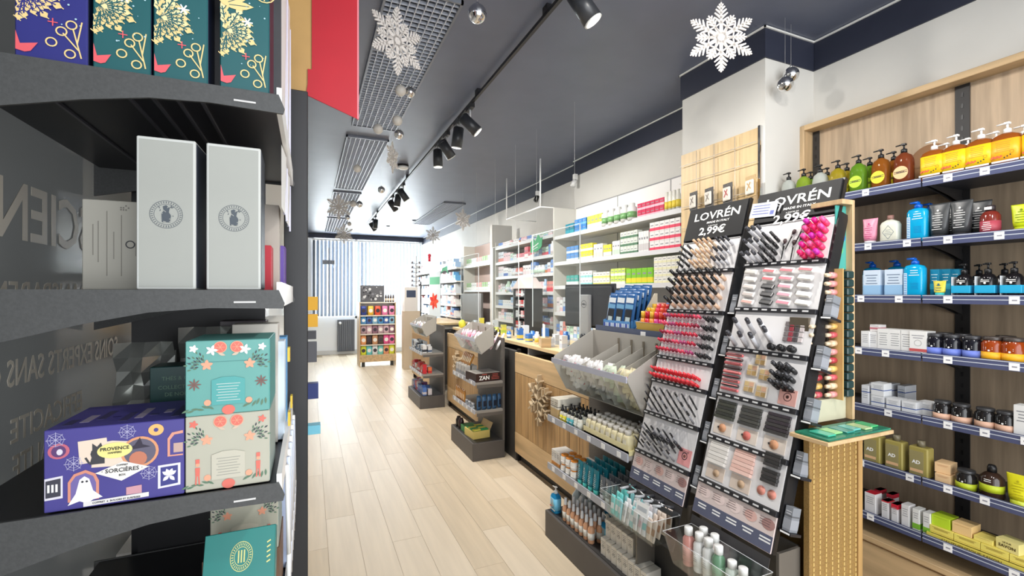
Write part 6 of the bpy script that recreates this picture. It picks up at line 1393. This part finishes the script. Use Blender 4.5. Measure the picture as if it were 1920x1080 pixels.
for i in range(7): poly(b, leafpoly(.18, .30, .17, i*.9, .5), -.002, mt(225, 50, 40) if i % 2 else mt(235, 90, 60))
b.go('flower_print', t)
MB().box(.19, .21, .011, .03, -1.05, .6, LGREY).box(.05, .35, -.08, .12, -1.05, -1.03, LGREY).go('stand_post', t)
MB().cyl((0, 0, 0), (0, 0, .10), .03, .03, mt(205, 40, 60)).sph((0, 0, .13), .04, mt(205, 40, 60), 8, 6).go('red_ornament', None, 'red ornament on top of the far wall shelving', 'ornament', loc=(2.33, 9.7, 2.17))
# ------------------------------------------------------------------ gondola in front of the window
gd = thing('display_gondola', 'oak display gondola of colourful pouches in front of the window', 'gondola', (0, 0, 0))
gx0, gx1, gy = .93, 1.66, 9.85
for x in (gx0, gx1-.02): MB().box(x, x+.02, gy, gy+.5, .0, 1.32, OAK, .001).go('side_panel', gd)
MB().box(gx0, gx1, gy+.25, gy+.27, .1, 1.30, WHITE).go('back_panel', gd)
MB().box(gx0, gx1, gy-.02, gy, .10, .24, OAKY, .002).go('plinth_board', gd)
for x in (gx0+.05, gx1-.11): MB().box(x, x+.06, gy+.02, gy+.08, 0, .10, DARK).go('foot', gd)
GZ = [.24, .45, .67, .87, 1.05, 1.32]
for z in GZ: MB().box(gx0+.02, gx1-.02, gy, gy+.25, z-.02, z, mt(226, 220, 205, .5)).go('shelf', gd)
PC2 = [[(220, 225, 60), (110, 205, 210), (236, 236, 236), (120, 200, 190), (235, 160, 120)], [(235, 160, 100), (70, 56, 52), (205, 150, 110), (90, 70, 60), (232, 90, 150), (240, 120, 170)], [(190, 160, 170), (214, 180, 190), (150, 110, 130)], [(80, 150, 205), (70, 110, 180), (140, 190, 220)], [(50, 70, 150), (240, 190, 60), (235, 90, 60), (240, 130, 180), (245, 150, 190), (70, 80, 170)]]
for k in range(5):
    n = 6 if k != 4 else 5
    for i in range(n):
        c = PC2[k][i*len(PC2[k])//n] if k in (1, 4) else PC2[k][i % len(PC2[k])]
        hh = min(.19, (GZ[k+1]-GZ[k])*.86)
        for j in range(2):
            b = MB().loft([(.052, .006, 0), (.056, .02, hh*.3), (.054, .014, hh*.8), (.05, .002, hh)], mt(*c, .45), 10, 3); disc(b, 0, hh*.5, hh*.22, -.0205, mt(240, 235, 225) if (i+k) % 2 else mt(60, 50, 60), 8)
            b.go('pouch', None, 'colourful pouch on the %s gondola shelf, %s from left, %s' % (['lowest', 'second', 'third', 'fourth', 'top'][k], nth(i), ['front', 'back'][j]), 'pouch', 'pouches on the window gondola', loc=(gx0+.082+(gx1-gx0-.164)*i/(n-1), gy+.035+.09*j, GZ[k]+.0005))
hb = thing('header_box', 'dark patterned header block on top of the window gondola', 'display header', (gx0+.02, gy+.02, 1.3205))
MB().box(0, .47, 0, .2, 0, .34, mt(84, 84, 88, .5), .002).go('block', hb)
b = MB(); rr = random.Random(8)
for i in range(40): disc(b, rr.uniform(.03, .44), rr.uniform(.03, .31), rr.uniform(.01, .03), -.0006-.00002*i, mt(*rr.choice([(200, 200, 200), (40, 40, 44), (120, 120, 124)])), 7)
b.go('print', hb)
for i in range(4): put_small((70, 56, 50), (214, 196, 170), .045, .15, (gx0+.53+.05*i, gy+.06, 1.3205), 0, 'small dark bottle beside the header block, %s' % nth(i), 'bottle', 'bottles beside the header block', round_=True, nm='bottle')
t = thing('glasses_tower', 'pale revolving stand with spectacles right of the gondola', 'display tower', (1.86, 9.3, 0))
MB().box(-.16, .16, -.12, .12, 0, 1.15, mt(214, 196, 170, .5), .003).box(-.15, .11, -.12, .12, 1.15, 1.62, mt(232, 226, 218, .5), .003).box(-.11, .07, -.122, -.12, 1.42, 1.56, mt(60, 72, 96)).go('body', t)
for i in range(6):
    MB().box(.0, .20, -.02, .02, 1.64+.09*i, 1.655+.09*i, mt(150, 150, 152)).cyl((.02, -.03, 1.67+.09*i), (.02, -.025, 1.67+.09*i), .02, .02, mt(120, 110, 110), 8).cyl((.16, -.03, 1.67+.09*i), (.16, -.025, 1.67+.09*i), .02, .02, mt(120, 110, 110), 8).go('spectacle_rack', t)
MB().cyl((.10, 0, 1.62), (.10, 0, 2.25), .012, .012, LGREY, 8).go('pole', t)
MB().box(2.13, 2.16, 9.7, 9.95, 0, 1.75, DARK).go('dark_screen', None, 'dark upright screen near the far right corner', 'screen')
